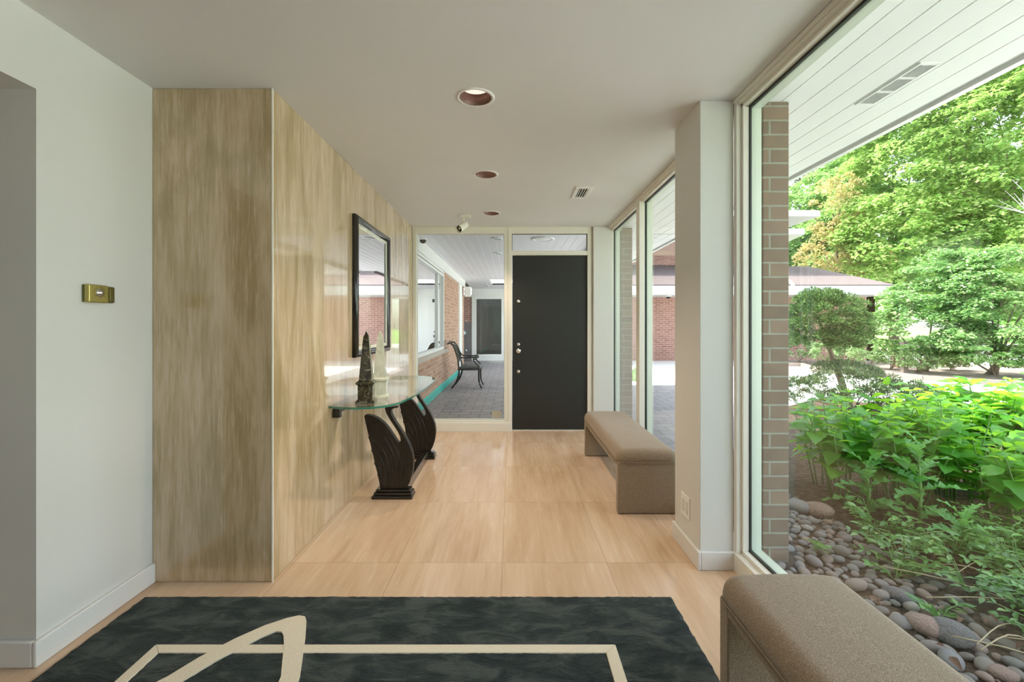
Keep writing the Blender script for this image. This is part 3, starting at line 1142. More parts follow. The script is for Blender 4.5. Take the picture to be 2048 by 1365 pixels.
def cushion(x0, x1, y0, y1, z0, z1, r, n=10):
    """domed upholstered pad with soft rounded edges"""
    def ax(a, b):
        e = [a + r * (1 - math.cos(PI / 2 * i / n)) for i in range(n + 1)]
        m = [a + r + (b - a - 2 * r) * i / 14 for i in range(1, 14)]
        return e + m + [b - r * (1 - math.cos(PI / 2 * (n - i) / n)) for i in range(n + 1)]
    X, Y = ax(x0, x1), ax(y0, y1)
    H = z1 - z0
    rz = min(r, H * 0.62)
    mb = MB()

    def prof(u, lo, hi):
        t = min(u - lo, hi - u, r) / r
        t = max(0.0, min(1.0, t))
        return 1 - math.sqrt(max(0.0, 1 - (1 - t) ** 2)) if t < 1 else 0.0
    for y in Y:
        for x in X:
            dx = min(x - x0, x1 - x, r) / r
            dy = min(y - y0, y1 - y, r) / r
            q = math.hypot(1 - max(0, dx), 1 - max(0, dy))
            drop = rz * (1 - math.sqrt(max(0.0, 1 - min(1, q) ** 2)))
            xc = (x - (x0 + x1) / 2) / ((x1 - x0) / 2)
            z = z1 - drop - 0.010 * xc * xc
            # keep corners round in plan: pull points outside the unit circle inwards
            px, py = x, y
            if q > 1:
                cx = x0 + r if x < x0 + r else (x1 - r if x > x1 - r else x)
                cy = y0 + r if y < y0 + r else (y1 - r if y > y1 - r else y)
                px = cx + (x - cx) / q
                py = cy + (y - cy) / q
            mb.v.append((px, py, z))
    nx, ny = len(X), len(Y)
    for j in range(ny - 1):
        for i in range(nx - 1):
            a = j * nx + i
            mb.face((a, a + 1, a + nx + 1, a + nx), True)
    ring = [i for i in range(nx)] + [j * nx + nx - 1 for j in range(1, ny)] + [(ny - 1) * nx + i for i in range(nx - 2, -1, -1)] + [j * nx for j in range(ny - 2, 0, -1)]
    b = len(mb.v)
    for k in ring:
        p = mb.v[k]
        mb.v.append((p[0], p[1], z0))
    m = len(ring)
    for i in range(m):
        j = (i + 1) % m
        mb.face((ring[i], b + i, b + j, ring[j]), True)
    mb.face([b + i for i in range(m)][::-1])
    return mb


def bench(label, x0, x1, y0, y1):
    r = thing('upholstered_bench', label, 'bench', ((x0 + x1) / 2, (y0 + y1) / 2, 0), 'upholstered benches along the windows')
    MB().box(x0 + 0.004, x1 - 0.004, y0 + 0.004, y1 - 0.004, 0.302, 0.348).build('seat_rail', M['fabric'], r, bevel=0.006, seg=3)
    for a, b in ((y0 + 0.003, y0 + 0.062), (y1 - 0.062, y1 - 0.003)):
        MB().box(x0 + 0.002, x1 - 0.002, a, b, 0.004, 0.345).build('leg_panel', M['fabric'], r, bevel=0.007, seg=3)
        MB().box(x0 + 0.03, x0 + 0.06, a + 0.012, b - 0.012, 0.0, 0.006).build('glide', M['dark_metal'], r)
    cushion(x0 - 0.004, x1 + 0.004, y0 - 0.004, y1 + 0.004, 0.346, 0.436, 0.055).build('seat_cushion', M['fabric'], r)
    pip = MB()
    rr = 0.05
    c = []
    for (cx, cy, a0) in ((x1 - rr, y0 + rr, -90), (x1 - rr, y1 - rr, 0), (x0 + rr, y1 - rr, 90), (x0 + rr, y0 + rr, 180)):
        for k in range(7):
            t = math.radians(a0 + 15 * k)
            c.append((cx + (rr + 0.004) * math.cos(t), cy + (rr + 0.004) * math.sin(t), 0.348))
    c.append(c[0])
    pip.tube(c, 0.003, 6, cap=False)
    pip.build('seam', M['fabric'], r)
    return r


bench('taupe fabric bench with panel legs under the far windows, beyond the white pillar', 0.712, 1.118, 3.05, 4.46)
bench('taupe fabric bench in the near right corner, beside the large garden window', 0.712, 1.118, 0.16, 1.565)

# ---- rug
rg = thing('area_rug', 'dark teal and charcoal rug with cream line pattern on the stone floor', 'rug', (-0.47, 1.4, 0))
RX0, RX1, RY0r, RY1r = -1.705, 0.742, 0.35, 2.118
mb = MB()
nx, ny = 150, 110
zz = {}
for j in range(ny + 1):
    for i in range(nx + 1):
        x = RX0 + (RX1 - RX0) * i / nx
        y = RY0r + (RY1r - RY0r) * j / ny
        e = min(i, j, nx - i, ny - j)
        z = 0.016 - (0.010 if e == 0 else (0.002 if e == 1 else 0))
        z += random.uniform(-0.0012, 0.0012) + 0.0010 * math.sin(x * 9 + y * 5) * math.cos(y * 11)
        if e == 0:
            x += random.uniform(-0.002, 0.002)
            y += random.uniform(-0.002, 0.002)
        mb.v.append((x, y, z))
for j in range(ny):
    for i in range(nx):
        a = j * (nx + 1) + i
        mb.face((a, a + 1, a + nx + 2, a + nx + 1), True)
b = len(mb.v)
mb.v += [(RX0, RY0r, 0.001), (RX1, RY0r, 0.001), (RX1, RY1r, 0.001), (RX0, RY1r, 0.001)]
mb.face((b + 3, b + 2, b + 1, b))
# side skirts
for (i0, j0, di, dj, n) in ((0, 0, 1, 0, nx), (nx, 0, 0, 1, ny), (nx, ny, -1, 0, nx), (0, ny, 0, -1, ny)):
    for k in range(n):
        a = (j0 + dj * k) * (nx + 1) + i0 + di * k
        c = (j0 + dj * (k + 1)) * (nx + 1) + i0 + di * (k + 1)
        s = len(mb.v)
        pa, pc = mb.v[a], mb.v[c]
        mb.v += [(pa[0], pa[1], 0.001), (pc[0], pc[1], 0.001)]
        mb.face((a, s, s + 1, c))
mb.build('rug_pile', M['rug'], rg)


def band(pts, w, z0=0.006, z1=0.0195):
    """flat ribbon with mitred joints along a polyline (w scalar or list)"""
    P = [Vector(p) for p in pts]
    ws = w if isinstance(w, list) else [w] * len(P)
    Lp, Rp = [], []
    for i, p in enumerate(P):
        d0 = (p - P[i - 1]).normalized() if i > 0 else (P[1] - p).normalized()
        d1 = (P[i + 1] - p).normalized() if i < len(P) - 1 else d0
        n0, n1 = Vector((-d0.y, d0.x)), Vector((-d1.y, d1.x))
        m = (n0 + n1).normalized()
        k = ws[i] / 2 / max(0.35, m.dot(n0))
        Lp.append(p + m * k)
        Rp.append(p - m * k)
    q = MB()
    for i in range(len(P) - 1):
        q.prism([tuple(Rp[i]), tuple(Rp[i + 1]), tuple(Lp[i + 1]), tuple(Lp[i])], 'z', z0, z1)
    return q


# cream rectangle outline (far side and two returns) and the cream loop crossing it
band([(-1.372, 0.62), (-1.372, 1.762), (0.385, 1.762), (0.385, 0.62)], 0.046).build('cream_line', M['rug_cream'], rg, bevel=0.003)
FL = lambda px, py: ((px - 1022.8) / (py - 650) * CAM_H, 910 * CAM_H / (py - 650))
outer = [FL(335, 1365), FL(400, 1325), FL(470, 1288), FL(530, 1261), FL(575, 1246), FL(598, 1241), FL(610, 1243), FL(613, 1252), FL(611, 1285), FL(605, 1330), FL(600, 1365)]
inner = [FL(380, 1365), FL(430, 1334), FL(490, 1302), FL(530, 1282), FL(552, 1273), FL(563, 1274), FL(567, 1281), FL(568, 1295), FL(566, 1320), FL(564, 1340), FL(562, 1365)]
lo_o, lo_i = (-1.43, 1.35), (-1.30, 1.30)
ro_o, ro_i = (-0.62, 1.05), (-0.72, 1.05)
O_ = [lo_o] + outer + [ro_o]
I_ = [lo_i] + inner + [ro_i]
q = MB()
for i in range(len(O_) - 1):
    q.prism([O_[i], I_[i], I_[i + 1], O_[i + 1]], 'z', 0.006, 0.021)
q.build('cream_loop', M['rug_cream'], rg)

# ---- console table on two carved swans
ct = thing('console_table', 'glass console table on two carved dark swan supports against the travertine wall', 'console table', (-0.95, 3.8, 0))
tab = [(-1.180, 2.940), (-1.08, 2.905), (-0.977, 2.893), (-0.89, 2.912), (-0.82, 2.965), (-0.775, 3.05), (-0.745, 3.17), (-0.722, 3.42), (-0.712, 3.84), (-0.720, 4.25), (-0.742, 4.45), (-0.80, 4.60), (-0.90, 4.69), (-1.05, 4.705), (-1.180, 4.705)]


def smooth_poly(P, closed=False, it=2):
    for _ in range(it):
        n = len(P)
        out = [P[0]]
        for i in range(n - 1):
            a, b_ = Vector(P[i]), Vector(P[i + 1])
            out += [tuple(a * 0.75 + b_ * 0.25), tuple(a * 0.25 + b_ * 0.75)]
        out.append(P[-1])
        P = out
    return P


M['glass_edge'] = mat('green_glass_edge', (0.04, 0.20, 0.14), 0.08, spec=0.8, coat=0.5)
tp = smooth_poly(tab)
tm_ = MB()
tm_.prism(tp, 'z', 0.733, 0.747)
tm_.mi = [0, 0] + [1] * len(tp)
tm_.build('glass_top', [M['glass_table'], M['glass_edge']], ct)
br = MB()
br.box(-1.178, -1.135, 3.0, 4.62, 0.690, 0.722)
br.box(-1.178, -1.120, 3.0, 4.62, 0.722, 0.731)
br.box(-1.178, -1.128, 2.99, 3.03, 0.660, 0.700)
br.build('wall_rail', M['black_gloss'], ct, bevel=0.004, seg=2)
SC = 275 * 3.592


def sw(cx, cy):
    px, py = 640 + cx / 3.592, 640 + cy / 3.592
    return ((px - 1022.8) / 275, CAM_H - (py - 650) / 275)


wing = [(305, 700), (312, 690), (335, 690), (370, 698), (410, 718), (448, 748), (485, 792), (515, 838), (538, 872), (552, 893), (562, 892), (570, 876), (566, 850), (548, 812), (522, 772), (498, 736), (478, 702), (464, 676), (456, 650), (456, 636), (500, 632), (548, 628), (552, 640), (530, 642), (506, 650), (500, 662), (506, 690), (524, 724), (550, 764), (582, 812), (612, 862), (638, 914), (656, 966), (664, 1020), (662, 1075), (652, 1130), (634, 1185), (612, 1228), (425, 1230), (414, 1180), (404, 1138), (398, 1128), (402, 1118), (392, 1080), (382, 1052), (376, 1044), (380, 1034), (372, 990), (362, 958), (355, 950), (359, 940), (350, 900), (340, 868), (334, 858), (338, 846), (325, 790), (312, 735)]


def swan(y0, nm_label):
    s = MB().prism([sw(*p) for p in wing], 'y', y0 + 0.034, y0 + 0.084).build('swan_support', M['swan'], ct, bevel=0.006, seg=3)
    groove = [[(340, 862), (380, 880), (410, 900), (450, 950), (480, 1030), (500, 1130), (505, 1226)],
              [(360, 955), (400, 965), (430, 1000), (455, 1070), (465, 1150), (468, 1226)],
              [(380, 1048), (410, 1060), (430, 1110), (440, 1226)],
              [(345, 800), (400, 800), (450, 840), (495, 920), (530, 1010), (542, 1110), (540, 1226)],
              [(345, 745), (410, 760), (470, 820), (520, 900), (552, 960), (575, 1040), (582, 1130), (574, 1226)],
              [(402, 1125), (415, 1150), (420, 1190), (424, 1226)]]
    for g in groove:
        P = smooth_poly([sw(*p) for p in g])
        MB().tube([(x, y0 + 0.033, z) for x, z in P], 0.0022, 6).build('feather_line', M['black_gloss'], s)
    bx0, bx1 = -1.020, -0.722
    bmb = MB()
    bmb.box(bx0, bx1, y0, y0 + 0.118, 0.0, 0.024)
    bmb.box(bx0 + 0.012, bx1 - 0.004, y0 + 0.008, y0 + 0.110, 0.024, 0.046)
    bmb.box(bx0 + 0.026, bx1 - 0.016, y0 + 0.018, y0 + 0.100, 0.046, 0.066)
    bmb.build('plinth', M['black_gloss'], ct, bevel=0.007, seg=3)


swan(3.31, '')
swan(4.29, '')
MB().box(-0.845, -0.785, 3.42, 4.30, 0.012, 0.075).build('stretcher', M['black_gloss'], ct, bevel=0.006)


def obelisk(label, x, y, m, rz):
    r = thing('obelisk', label, 'obelisk', (x, y, 0.7472), None, rz)
    def sq(mb, layers):
        b0 = len(mb.v)
        for h, z in layers:
            mb.v += [(-h, -h, z), (h, -h, z), (h, h, z), (-h, h, z)]
        for i in range(len(layers) - 1):
            for k in range(4):
                k2 = (k + 1) % 4
                mb.face((b0 + 4 * i + k, b0 + 4 * i + k2, b0 + 4 * i + 4 + k2, b0 + 4 * i + 4 + k))
        mb.face((b0 + 3, b0 + 2, b0 + 1, b0))
        e = b0 + 4 * (len(layers) - 1)
        mb.face((e, e + 1, e + 2, e + 3))
        return mb
    def bld(layers, nm, bv):
        mb = sq(MB(), layers)
        me_o = mb.build(nm, m, None, bevel=bv)
        me_o.parent = r
        return me_o
    bld([(0.062, 0), (0.062, 0.016), (0.054, 0.020), (0.050, 0.028)], 'base', 0.002)
    bld([(0.048, 0.028), (0.048, 0.120)], 'pedestal', 0.0015)
    bld([(0.050, 0.120), (0.060, 0.128), (0.060, 0.140), (0.046, 0.150)], 'cornice', 0.003)
    bld([(0.043, 0.150), (0.018, 0.440), (0.001, 0.485)], 'spire', 0.0008)
    return r


obelisk('black veined marble obelisk on the glass console, in front of the cream one', -0.985, 3.09, M['marble_black'], math.radians(8))
obelisk('cream marble obelisk on the glass console, behind the black one', -0.948, 3.29, M['marble_white'], math.radians(8))

# ---- wall mirror
mr = thing('wall_mirror', 'tall mirror in a glossy black frame hanging on the travertine wall', 'mirror', (TX, 3.84, 1.58))
M['mirror'] = mat('mirror_glass', (0.92, 0.92, 0.93), 0.01, 1.0)
mz0, mz1, my0, my1 = 1.028, 2.100, 3.375, 4.315
fr = MB()
prof = [(0.000, 0.0), (0.022, 0.0), (0.036, 0.010), (0.040, 0.024), (0.034, 0.040), (0.018, 0.048), (0.010, 0.056), (0.000, 0.056)]
n = len(prof)
for (y, z, sy, sz) in ((my0, mz0, 1, 1), (my1, mz0, -1, 1), (my1, mz1, -1, -1), (my0, mz1, 1, -1)):
    for dx, w_ in prof:
        fr.v.append((TX + 0.002 + dx, y + sy * w_, z + sz * w_))
for c in range(4):
    c2 = (c + 1) % 4
    for k in range(n - 1):
        fr.face((c * n + k, c2 * n + k, c2 * n + k + 1, c * n + k + 1), True)
fr.build('frame', M['black_gloss'], mr)
bvl = MB()
bvl.frame('x', TX + 0.010, TX + 0.0155, my0 + 0.05, my1 - 0.05, mz0 + 0.05, mz1 - 0.05, 0.028)
bvl.build('bevelled_border', M['marble_white'], mr, bevel=0.001)
MB().box(TX + 0.006, TX + 0.012, my0 + 0.05, my1 - 0.05, mz0 + 0.05, mz1 - 0.05).build('mirror_glass', M['mirror'], mr)

# ---- thermostat on the left wall
th = thing('thermostat', 'small brass thermostat mounted on the white wall left of the travertine', 'thermostat', (LX, 1.95, 1.405))
MB().box(LX, LX + 0.008, 1.880, 2.020, 1.368, 1.440).build('back_plate', M['brass_dark'], th, bevel=0.001)
MB().box(LX + 0.008, LX + 0.030, 1.880, 1.972, 1.366, 1.442).build('cover', M['brass'], th, bevel=0.005, seg=3)
MB().box(LX + 0.008, LX + 0.016, 1.974, 2.018, 1.370, 1.438).build('scale_window', M['brass_dark'], th, bevel=0.001)
MB().lathe([(0.019, 0), (0.019, 0.002), (0.011, 0.003), (0.010, 0.010), (0.0, 0.011)], (LX + 0.030, 1.930, 1.408), 'x', 28).build('dial', M['chrome'], th)
tk = MB()
for k in range(13):
    a = math.radians(-30 + 20 * k)
    y, z = 1.930 + 0.026 * math.cos(a), 1.408 + 0.026 * math.sin(a)
    tk.box(LX + 0.030, LX + 0.0308, y - 0.0008, y + 0.0008, z - 0.003, z + 0.003)
tk.build('tick_marks', M['brass_dark'], th)
MB().box(LX + 0.016, LX + 0.018, 1.992, 1.996, 1.380, 1.428).build('thermometer', M['brass'], th)

# ---- electrical plate on the pillar
ep = thing('wall_outlet', 'white double-gang outlet plate low on the side of the white pillar', 'outlet', (PX0, 2.56, 0.25))
MB().box(PX0 - 0.006, PX0, 2.500, 2.622, 0.192, 0.316).build('cover_plate', M['trim_white'], ep, bevel=0.002)
for (a, b) in ((2.518, 2.552), (2.570, 2.604)):
    MB().box(PX0 - 0.009, PX0 - 0.005, a, b, 0.218, 0.290).build('switch_insert', M['wall'], ep, bevel=0.001)

# ---- recessed downlights
for i, ((lx, ly), lab) in enumerate(zip(LIGHTS, ('nearest recessed downlight with copper baffle in the white ceiling', 'middle recessed downlight with copper baffle, between two others in the ceiling', 'farthest recessed downlight with copper baffle, beside the small spotlight'))):
    r = thing('recessed_downlight', lab, 'ceiling light', (lx, ly, CH), 'recessed downlights in the ceiling')
    MB().lathe([(0.082, 0.0005), (0.083, -0.004), (0.090, -0.005), (0.099, -0.002), (0.0995, 0.0)], (lx, ly, CH), 'z', 48, cap=False).build('trim_ring', M['trim_white'], r)
    MB().lathe([(0.082, -0.003), (0.079, 0.0), (0.077, 0.03), (0.074, 0.050), (0.072, 0.052)], (lx, ly, CH), 'z', 48, cap=False).build('baffle', M['copper'], r)
    M.setdefault('lamp', None)
    if M['lamp'] is None:
        lm = bpy.data.materials.new('warm_lamp_glow')
        lm.use_nodes = True
        p = lm.node_tree.nodes['Principled BSDF']
        p.inputs['Base Color'].default_value = (0.8, 0.7, 0.6, 1)
        p.inputs['Emission Color'].default_value = (1.0, 0.80, 0.68, 1)
        p.inputs['Emission Strength'].default_value = 0.28
        M['lamp'] = lm
    MB().lathe([(0.0, 0.060), (0.03, 0.057), (0.073, 0.052)], (lx, ly, CH), 'z', 32, cap=False).build('lamp_lens', M['lamp'], r)
    l = bpy.data.lights.new('downlight_lamp', 'SPOT')
    l.energy = 12
    l.color = (1.0, 0.80, 0.62)
    l.spot_size = math.radians(110)
    l.spot_blend = 0.6
    l.shadow_soft_size = 0.05
    lo_ = bpy.data.objects.new('downlight_lamp', l)
    COL.objects.link(lo_)
    lo_.location = (0, 0, -0.004)
    lo_.parent = r

# ---- air vent in the ceiling
av = thing('ceiling_vent', 'small white air vent with dark slots in the ceiling near the windows', 'vent', (0.625, 4.02, CH))
MB().frame('x', 0, 0, 0, 0, 0, 0, 0)
vf = MB()
vx0, vx1, vy0, vy1 = 0.548, 0.700, 3.84, 4.20
for (a, b, c, d_) in ((vx0, vx0 + 0.034, vy0, vy1), (vx1 - 0.034, vx1, vy0, vy1), (vx0 + 0.034, vx1 - 0.034, vy0, vy0 + 0.05), (vx0 + 0.034, vx1 - 0.034, vy1 - 0.05, vy1)):
    vf.box(a, b, c, d_, CH - 0.008, CH)
vf.build('frame', M['trim_white'], av, bevel=0.002)
MB().box(vx0 + 0.03, vx1 - 0.03, vy0 + 0.04, vy1 - 0.04, CH - 0.002, CH - 0.0005).build('duct_shade_sheet', M['vent_dark'], av)  # near-black sheet painted as the shade inside the vent
for k in range(4):
    x = vx0 + 0.043 + k * 0.021
    MB().box(x, x + 0.006, vy0 + 0.045, vy1 - 0.045, CH - 0.009, CH - 0.002).build('slat', M['trim_white'], av)

# ---- small track spotlight
sp = thing('ceiling_spotlight', 'small cream spotlight on a swivel bracket near the entrance window', 'spotlight', (-0.50, 4.86, CH))
MB().box(-0.545, -0.435, 4.83, 4.90, CH - 0.028, CH).build('mounting_plate', M['trim'], sp, bevel=0.004)
MB().tube([(-0.51, 4.86, CH - 0.025), (-0.51, 4.86, CH - 0.085)], 0.010, 12).build('swivel_arm', M['trim'], sp)
a0, a1 = Vector((-0.487, 4.89, CH - 0.085)), Vector((-0.555, 4.78, CH - 0.165))
ax_ = (a1 - a0)
MB().tube([a0, a0 + ax_ * 0.05, a0 + ax_ * 0.95, a1], [0.024, 0.035, 0.037, 0.039], 24, cap=False).tube([a0 + ax_ * 0.0, a0 + ax_ * 0.02], 0.024, 24).build('lamp_head', M['trim'], sp)
MB().tube([a0 + ax_ * 0.80, a0 + ax_ * 0.82], 0.034, 24).build('lamp_reflector', M['vent_dark'], sp)
MB().tube([a0 + ax_ * 0.83, a0 + ax_ * 0.88], 0.013, 16).build('bulb', M['chrome'], sp)

# ---- sticker on the entrance glass
tag(MB().box(-0.232, -0.122, BY + 0.011, BY + 0.0138, 0.150, 0.236).build('glass_sticker', M['tape'], origin=(-0.18, BY, 0.19)), 'beige square sticker in the lower corner of the entrance window', 'sticker')

# ================================================================== PORCH THINGS
# soffit vent of the overhang
sv = thing('soffit_vent', 'long slotted white vent in the planked overhang outside the garden window', 'vent', (1.92, 2.27, SZ))
sx0, sx1, sy0, sy1 = 1.866, 1.966, 2.075, 2.475
q = MB()
q.box(sx0, sx0 + 0.014, sy0, sy1, SZ - 0.007, SZ)
q.box(sx1 - 0.014, sx1, sy0, sy1, SZ - 0.007, SZ)
bars = [sy0, sy0 + 0.12, sy0 + 0.25, sy1 - 0.018]
for a in bars:
    q.box(sx0 + 0.014, sx1 - 0.014, a, a + 0.018, SZ - 0.007, SZ)
q.build('frame', M['soffit'], sv, bevel=0.002)
MB().box(sx0 + 0.01, sx1 - 0.01, sy0 + 0.01, sy1 - 0.01, SZ - 0.002, SZ - 0.0005).build('duct_shade_sheet', M['vent_dark'], sv)  # flat black sheet gives the slots their shade
for k in range(6):
    x = sx0 + 0.0235 + k * 0.0105
    MB().box(x, x + 0.0022, sy0 + 0.015, sy1 - 0.015, SZ - 0.006, SZ - 0.002).build('slat', M['soffit'], sv)

# vent and round lights in the breezeway ceiling
bv = thing('breezeway_vent', 'rectangular white vent in the breezeway ceiling above the brick window', 'vent', (-0.95, 6.4, BZ))
MB().box(-1.13, -0.80, 6.32, 6.50, BZ - 0.010, BZ).build('frame', M['trim_white'], bv, bevel=0.003)
for k in range(8):
    MB().box(-1.10 + k * 0.034, -1.085 + k * 0.034, 6.35, 6.47, BZ - 0.012, BZ - 0.009).build('slot', M['soffit_gap'], bv)
M['pale_glass'] = mat('pale_blue_lens', (0.62, 0.75, 0.80), 0.2)
for (x, y, r_, lab) in ((-0.22, 6.75, 0.085, 'nearer small round light in the breezeway ceiling, seen through the entrance window'),
                        (-0.24, 8.15, 0.085, 'second small round light in the breezeway ceiling, beyond the nearer one'),
                        (0.47, 6.80, 0.175, 'large round light in the breezeway ceiling, seen through the glass over the door'),
                        (-0.82, 15.0, 0.10, 'dark round ceiling light by the far white doors')):
    r = thing('porch_light', lab, 'ceiling light', (x, y, BZ), 'round porch ceiling lights')
    dk = 'dark' in lab
    MB().lathe([(r_, 0), (r_ * 1.02, -0.012), (r_ * 0.78, -0.018), (r_ * 0.75, -0.010)], (x, y, BZ), 'z', 32, cap=False).build('rim', M['trim_white'], r)
    MB().lathe([(0, -0.02), (r_ * 0.5, -0.018), (r_ * 0.76, -0.010)], (x, y, BZ), 'z', 32, cap=False).build('lens', M['vent_dark'] if dk else (M['pale_glass'] if r_ < 0.1 else M['soffit']), r)
# camera dome
cdm = thing('security_camera', 'small dark dome camera in the corner of the breezeway ceiling', 'camera', (-1.33, 6.75, BZ))
MB().lathe([(0.065, 0), (0.065, -0.02), (0.05, -0.03)], (-1.31, 6.75, BZ), 'z', 24).build('housing', M['trim_white'], cdm)
MB().lathe([(0.045, -0.03), (0.042, -0.055), (0.028, -0.075), (0.0, -0.083)], (-1.31, 6.75, BZ), 'z', 24).build('dome', M['dark_metal'], cdm)
cd2 = thing('eave_camera', 'small dark dome camera under the white eave of the brick wing', 'camera', (5.35, 15.5, 2.27))
MB().lathe([(0.10, 0), (0.10, -0.04), (0.0, -0.04)], (5.35, 15.5, 2.27), 'z', 20).build('housing', M['trim_white'], cd2)
MB().lathe([(0.075, -0.04), (0.06, -0.09), (0.0, -0.115)], (5.35, 15.5, 2.27), 'z', 20).build('dome', M['dark_metal'], cd2)
# wall speaker
spk = thing('wall_speaker', 'white box speaker mounted high on the brick wall near the far doors', 'speaker', (BX, 12.8, 2.2))
MB().box(BX + 0.06, BX + 0.24, 12.95, 13.15, 2.08, 2.36).build('cabinet', M['trim_white'], spk, bevel=0.01)
MB().box(BX + 0.045, BX + 0.07, 13.0, 13.1, 2.18, 2.26).build('bracket', M['dark_metal'], spk)
# brick wall outlet
wo_ = thing('outdoor_outlet', 'grey weatherproof outlet low on the orange brick wall', 'outlet', (BX, 6.9, 0.4))
MB().box(BX, BX + 0.03, 6.86, 6.97, 0.36, 0.50).build('cover_plate', M['edging'], wo_, bevel=0.004)
MB().box(BX + 0.03, BX + 0.036, 6.88, 6.95, 0.38, 0.48).build('flap', M['soffit'], wo_, bevel=0.002)
# dark side gate beyond the brick wall end
gt = thing('dark_side_door', 'dark door with small round fittings at the end of the breezeway', 'door', (-1.7, 16.3, 0))
MB().box(-2.2, -1.45, 16.30, 16.36, -0.03, 1.35).build('door_leaf', M['rock_grey'], gt, bevel=0.004)
for (x, z, r_) in ((-1.62, 1.42, 0.03), (-1.70, 0.98, 0.07), (-1.62, 0.35, 0.04)):
    MB().lathe([(r_, 0), (r_, -0.02), (0, -0.03)], (x, 16.30, z), 'y', 16).build('round_fitting', M['pale_glass'], gt)

# ---- patio armchair
ch = thing('patio_armchair', 'dark cast metal patio armchair with grey cushion against the outdoor brick wall', 'chair', (-0.9, 9.55, GZ))


def cr(P, n=6):
    P = [Vector(p) for p in P]
    out = []
    for i in range(len(P) - 1):
        p0, p1, p2, p3 = P[max(i - 1, 0)], P[i], P[i + 1], P[min(i + 2, len(P) - 1)]
        for k in range(n):
            t = k / n
            out.append(0.5 * ((2 * p1) + (-p0 + p2) * t + (2 * p0 - 5 * p1 + 4 * p2 - p3) * t * t + (-p0 + 3 * p1 - 3 * p2 + p3) * t ** 3))
    out.append(P[-1])
    return out


Y0c, Y1c = 9.28, 9.84
for y, s in ((Y0c, -1), (Y1c, 1)):
    MB().tube(cr([(-0.66, y, 0.37), (-0.665, y, 0.22), (-0.655, y, 0.10), (-0.62, y, GZ + 0.03), (-0.60, y, GZ + 0.02)]), [0.020] * 12 + [0.016] * 11 + [0.024] * 2, 10).build('front_leg', M['dark_metal'], ch)
    MB().tube(cr([(-1.06, y, 0.37), (-1.08, y, 0.22), (-1.13, y, 0.10), (-1.20, y, GZ + 0.03), (-1.225, y, GZ + 0.02)]), [0.020] * 12 + [0.016] * 11 + [0.024] * 2, 10).build('back_leg', M['dark_metal'], ch)
    MB().tube(cr([(-1.07, y, 0.36), (-1.09, y, 0.55), (-1.13, y, 0.72), (-1.20, y, 0.86), (-1.27, y, 0.90), (-1.30, y, 0.87)]), 0.017, 10).build('back_post', M['dark_metal'], ch)
    MB().tube(cr([(-1.13, y, 0.71), (-1.06, y, 0.62), (-0.95, y, 0.60), (-0.82, y, 0.605), (-0.74, y, 0.61), (-0.715, y, 0.585), (-0.735, y, 0.565), (-0.76, y, 0.58)]), 0.015, 10).build('armrest', M['dark_metal'], ch)
    MB().tube(cr([(-0.77, y, 0.60), (-0.77, y, 0.54), (-0.72, y, 0.48), (-0.67, y, 0.43), (-0.655, y, 0.36)]), 0.013, 10).build('arm_support', M['dark_metal'], ch)
sf = MB()
for (a, b) in (((-1.08, Y0c, 0.36), (-0.64, Y0c, 0.36)), ((-0.64, Y0c, 0.36), (-0.62, Y1c, 0.36)), ((-0.64, Y1c, 0.36), (-1.08, Y1c, 0.36)), ((-1.08, Y1c, 0.36), (-1.08, Y0c, 0.36))):
    sf.tube([a, b], 0.016, 10)
for k in range(6):
    y = Y0c + 0.09 + k * 0.076
    sf.box(-1.07, -0.65, y, y + 0.02, 0.352, 0.366)
sf.build('seat_frame', M['dark_metal'], ch)
cushion(-1.06, -0.63, Y0c + 0.015, Y1c - 0.015, 0.372, 0.438, 0.03, 5).build('seat_cushion', M['slate'], ch)
bk = MB()
for z, dx in ((0.52, -1.085), (0.86, -1.20)):
    bk.tube([(dx, Y0c, z), (dx, Y1c, z)], 0.015, 10)
bk.tube(cr([(-1.275, Y0c, 0.895), (-1.29, (Y0c + Y1c) / 2, 0.93), (-1.275, Y1c, 0.895)]), 0.015, 10)
for k in range(4):
    yc = Y0c + 0.10 + k * 0.12
    P = []
    for i in range(17):
        t = 2 * PI * i / 16
        z = 0.69 + 0.16 * math.sin(t)
        P.append((-1.085 - (z - 0.52) * 0.33, yc + 0.065 * math.cos(t), z))
    bk.tube(P, 0.009, 8)
bk.build('lattice_back', M['dark_metal'], ch)

# ================================================================== GARDEN


def ovate(n, w, fold=0.25, droop=0.3, serr=0.0, peak=0.38):
    """pointed oval leaf along +Y, length 1; centre rib + two halves"""
    V, F = [], []
    for i in range(n + 1):
        t = i / n
        prof = (t / peak) ** 0.75 if t < peak else max(0.0, 1 - ((t - peak) / (1 - peak)) ** 1.5)
        hw = w * (prof if 0 < i < n else 0.0)
        if serr and 0 < i < n:
            hw *= 1 + (serr if i % 2 else -serr)
        z = -droop * t * t
        V += [(0, t, z), (-hw, t - (0.03 if serr else 0) * (i % 2 == 0), z + fold * hw), (hw, t - (0.03 if serr else 0) * (i % 2 == 0), z + fold * hw)]
    for i in range(n):
        a, b = 3 * i, 3 * (i + 1)
        if i == 0:
            F += [(a, b, b + 1), (a, b + 2, b)]
        elif i == n - 1:
            F += [(a, b, a + 1), (a, a + 2, b)]
        else:
            F += [(a, b, b + 1, a + 1), (a, a + 2, b + 2, b)]
    return V, F


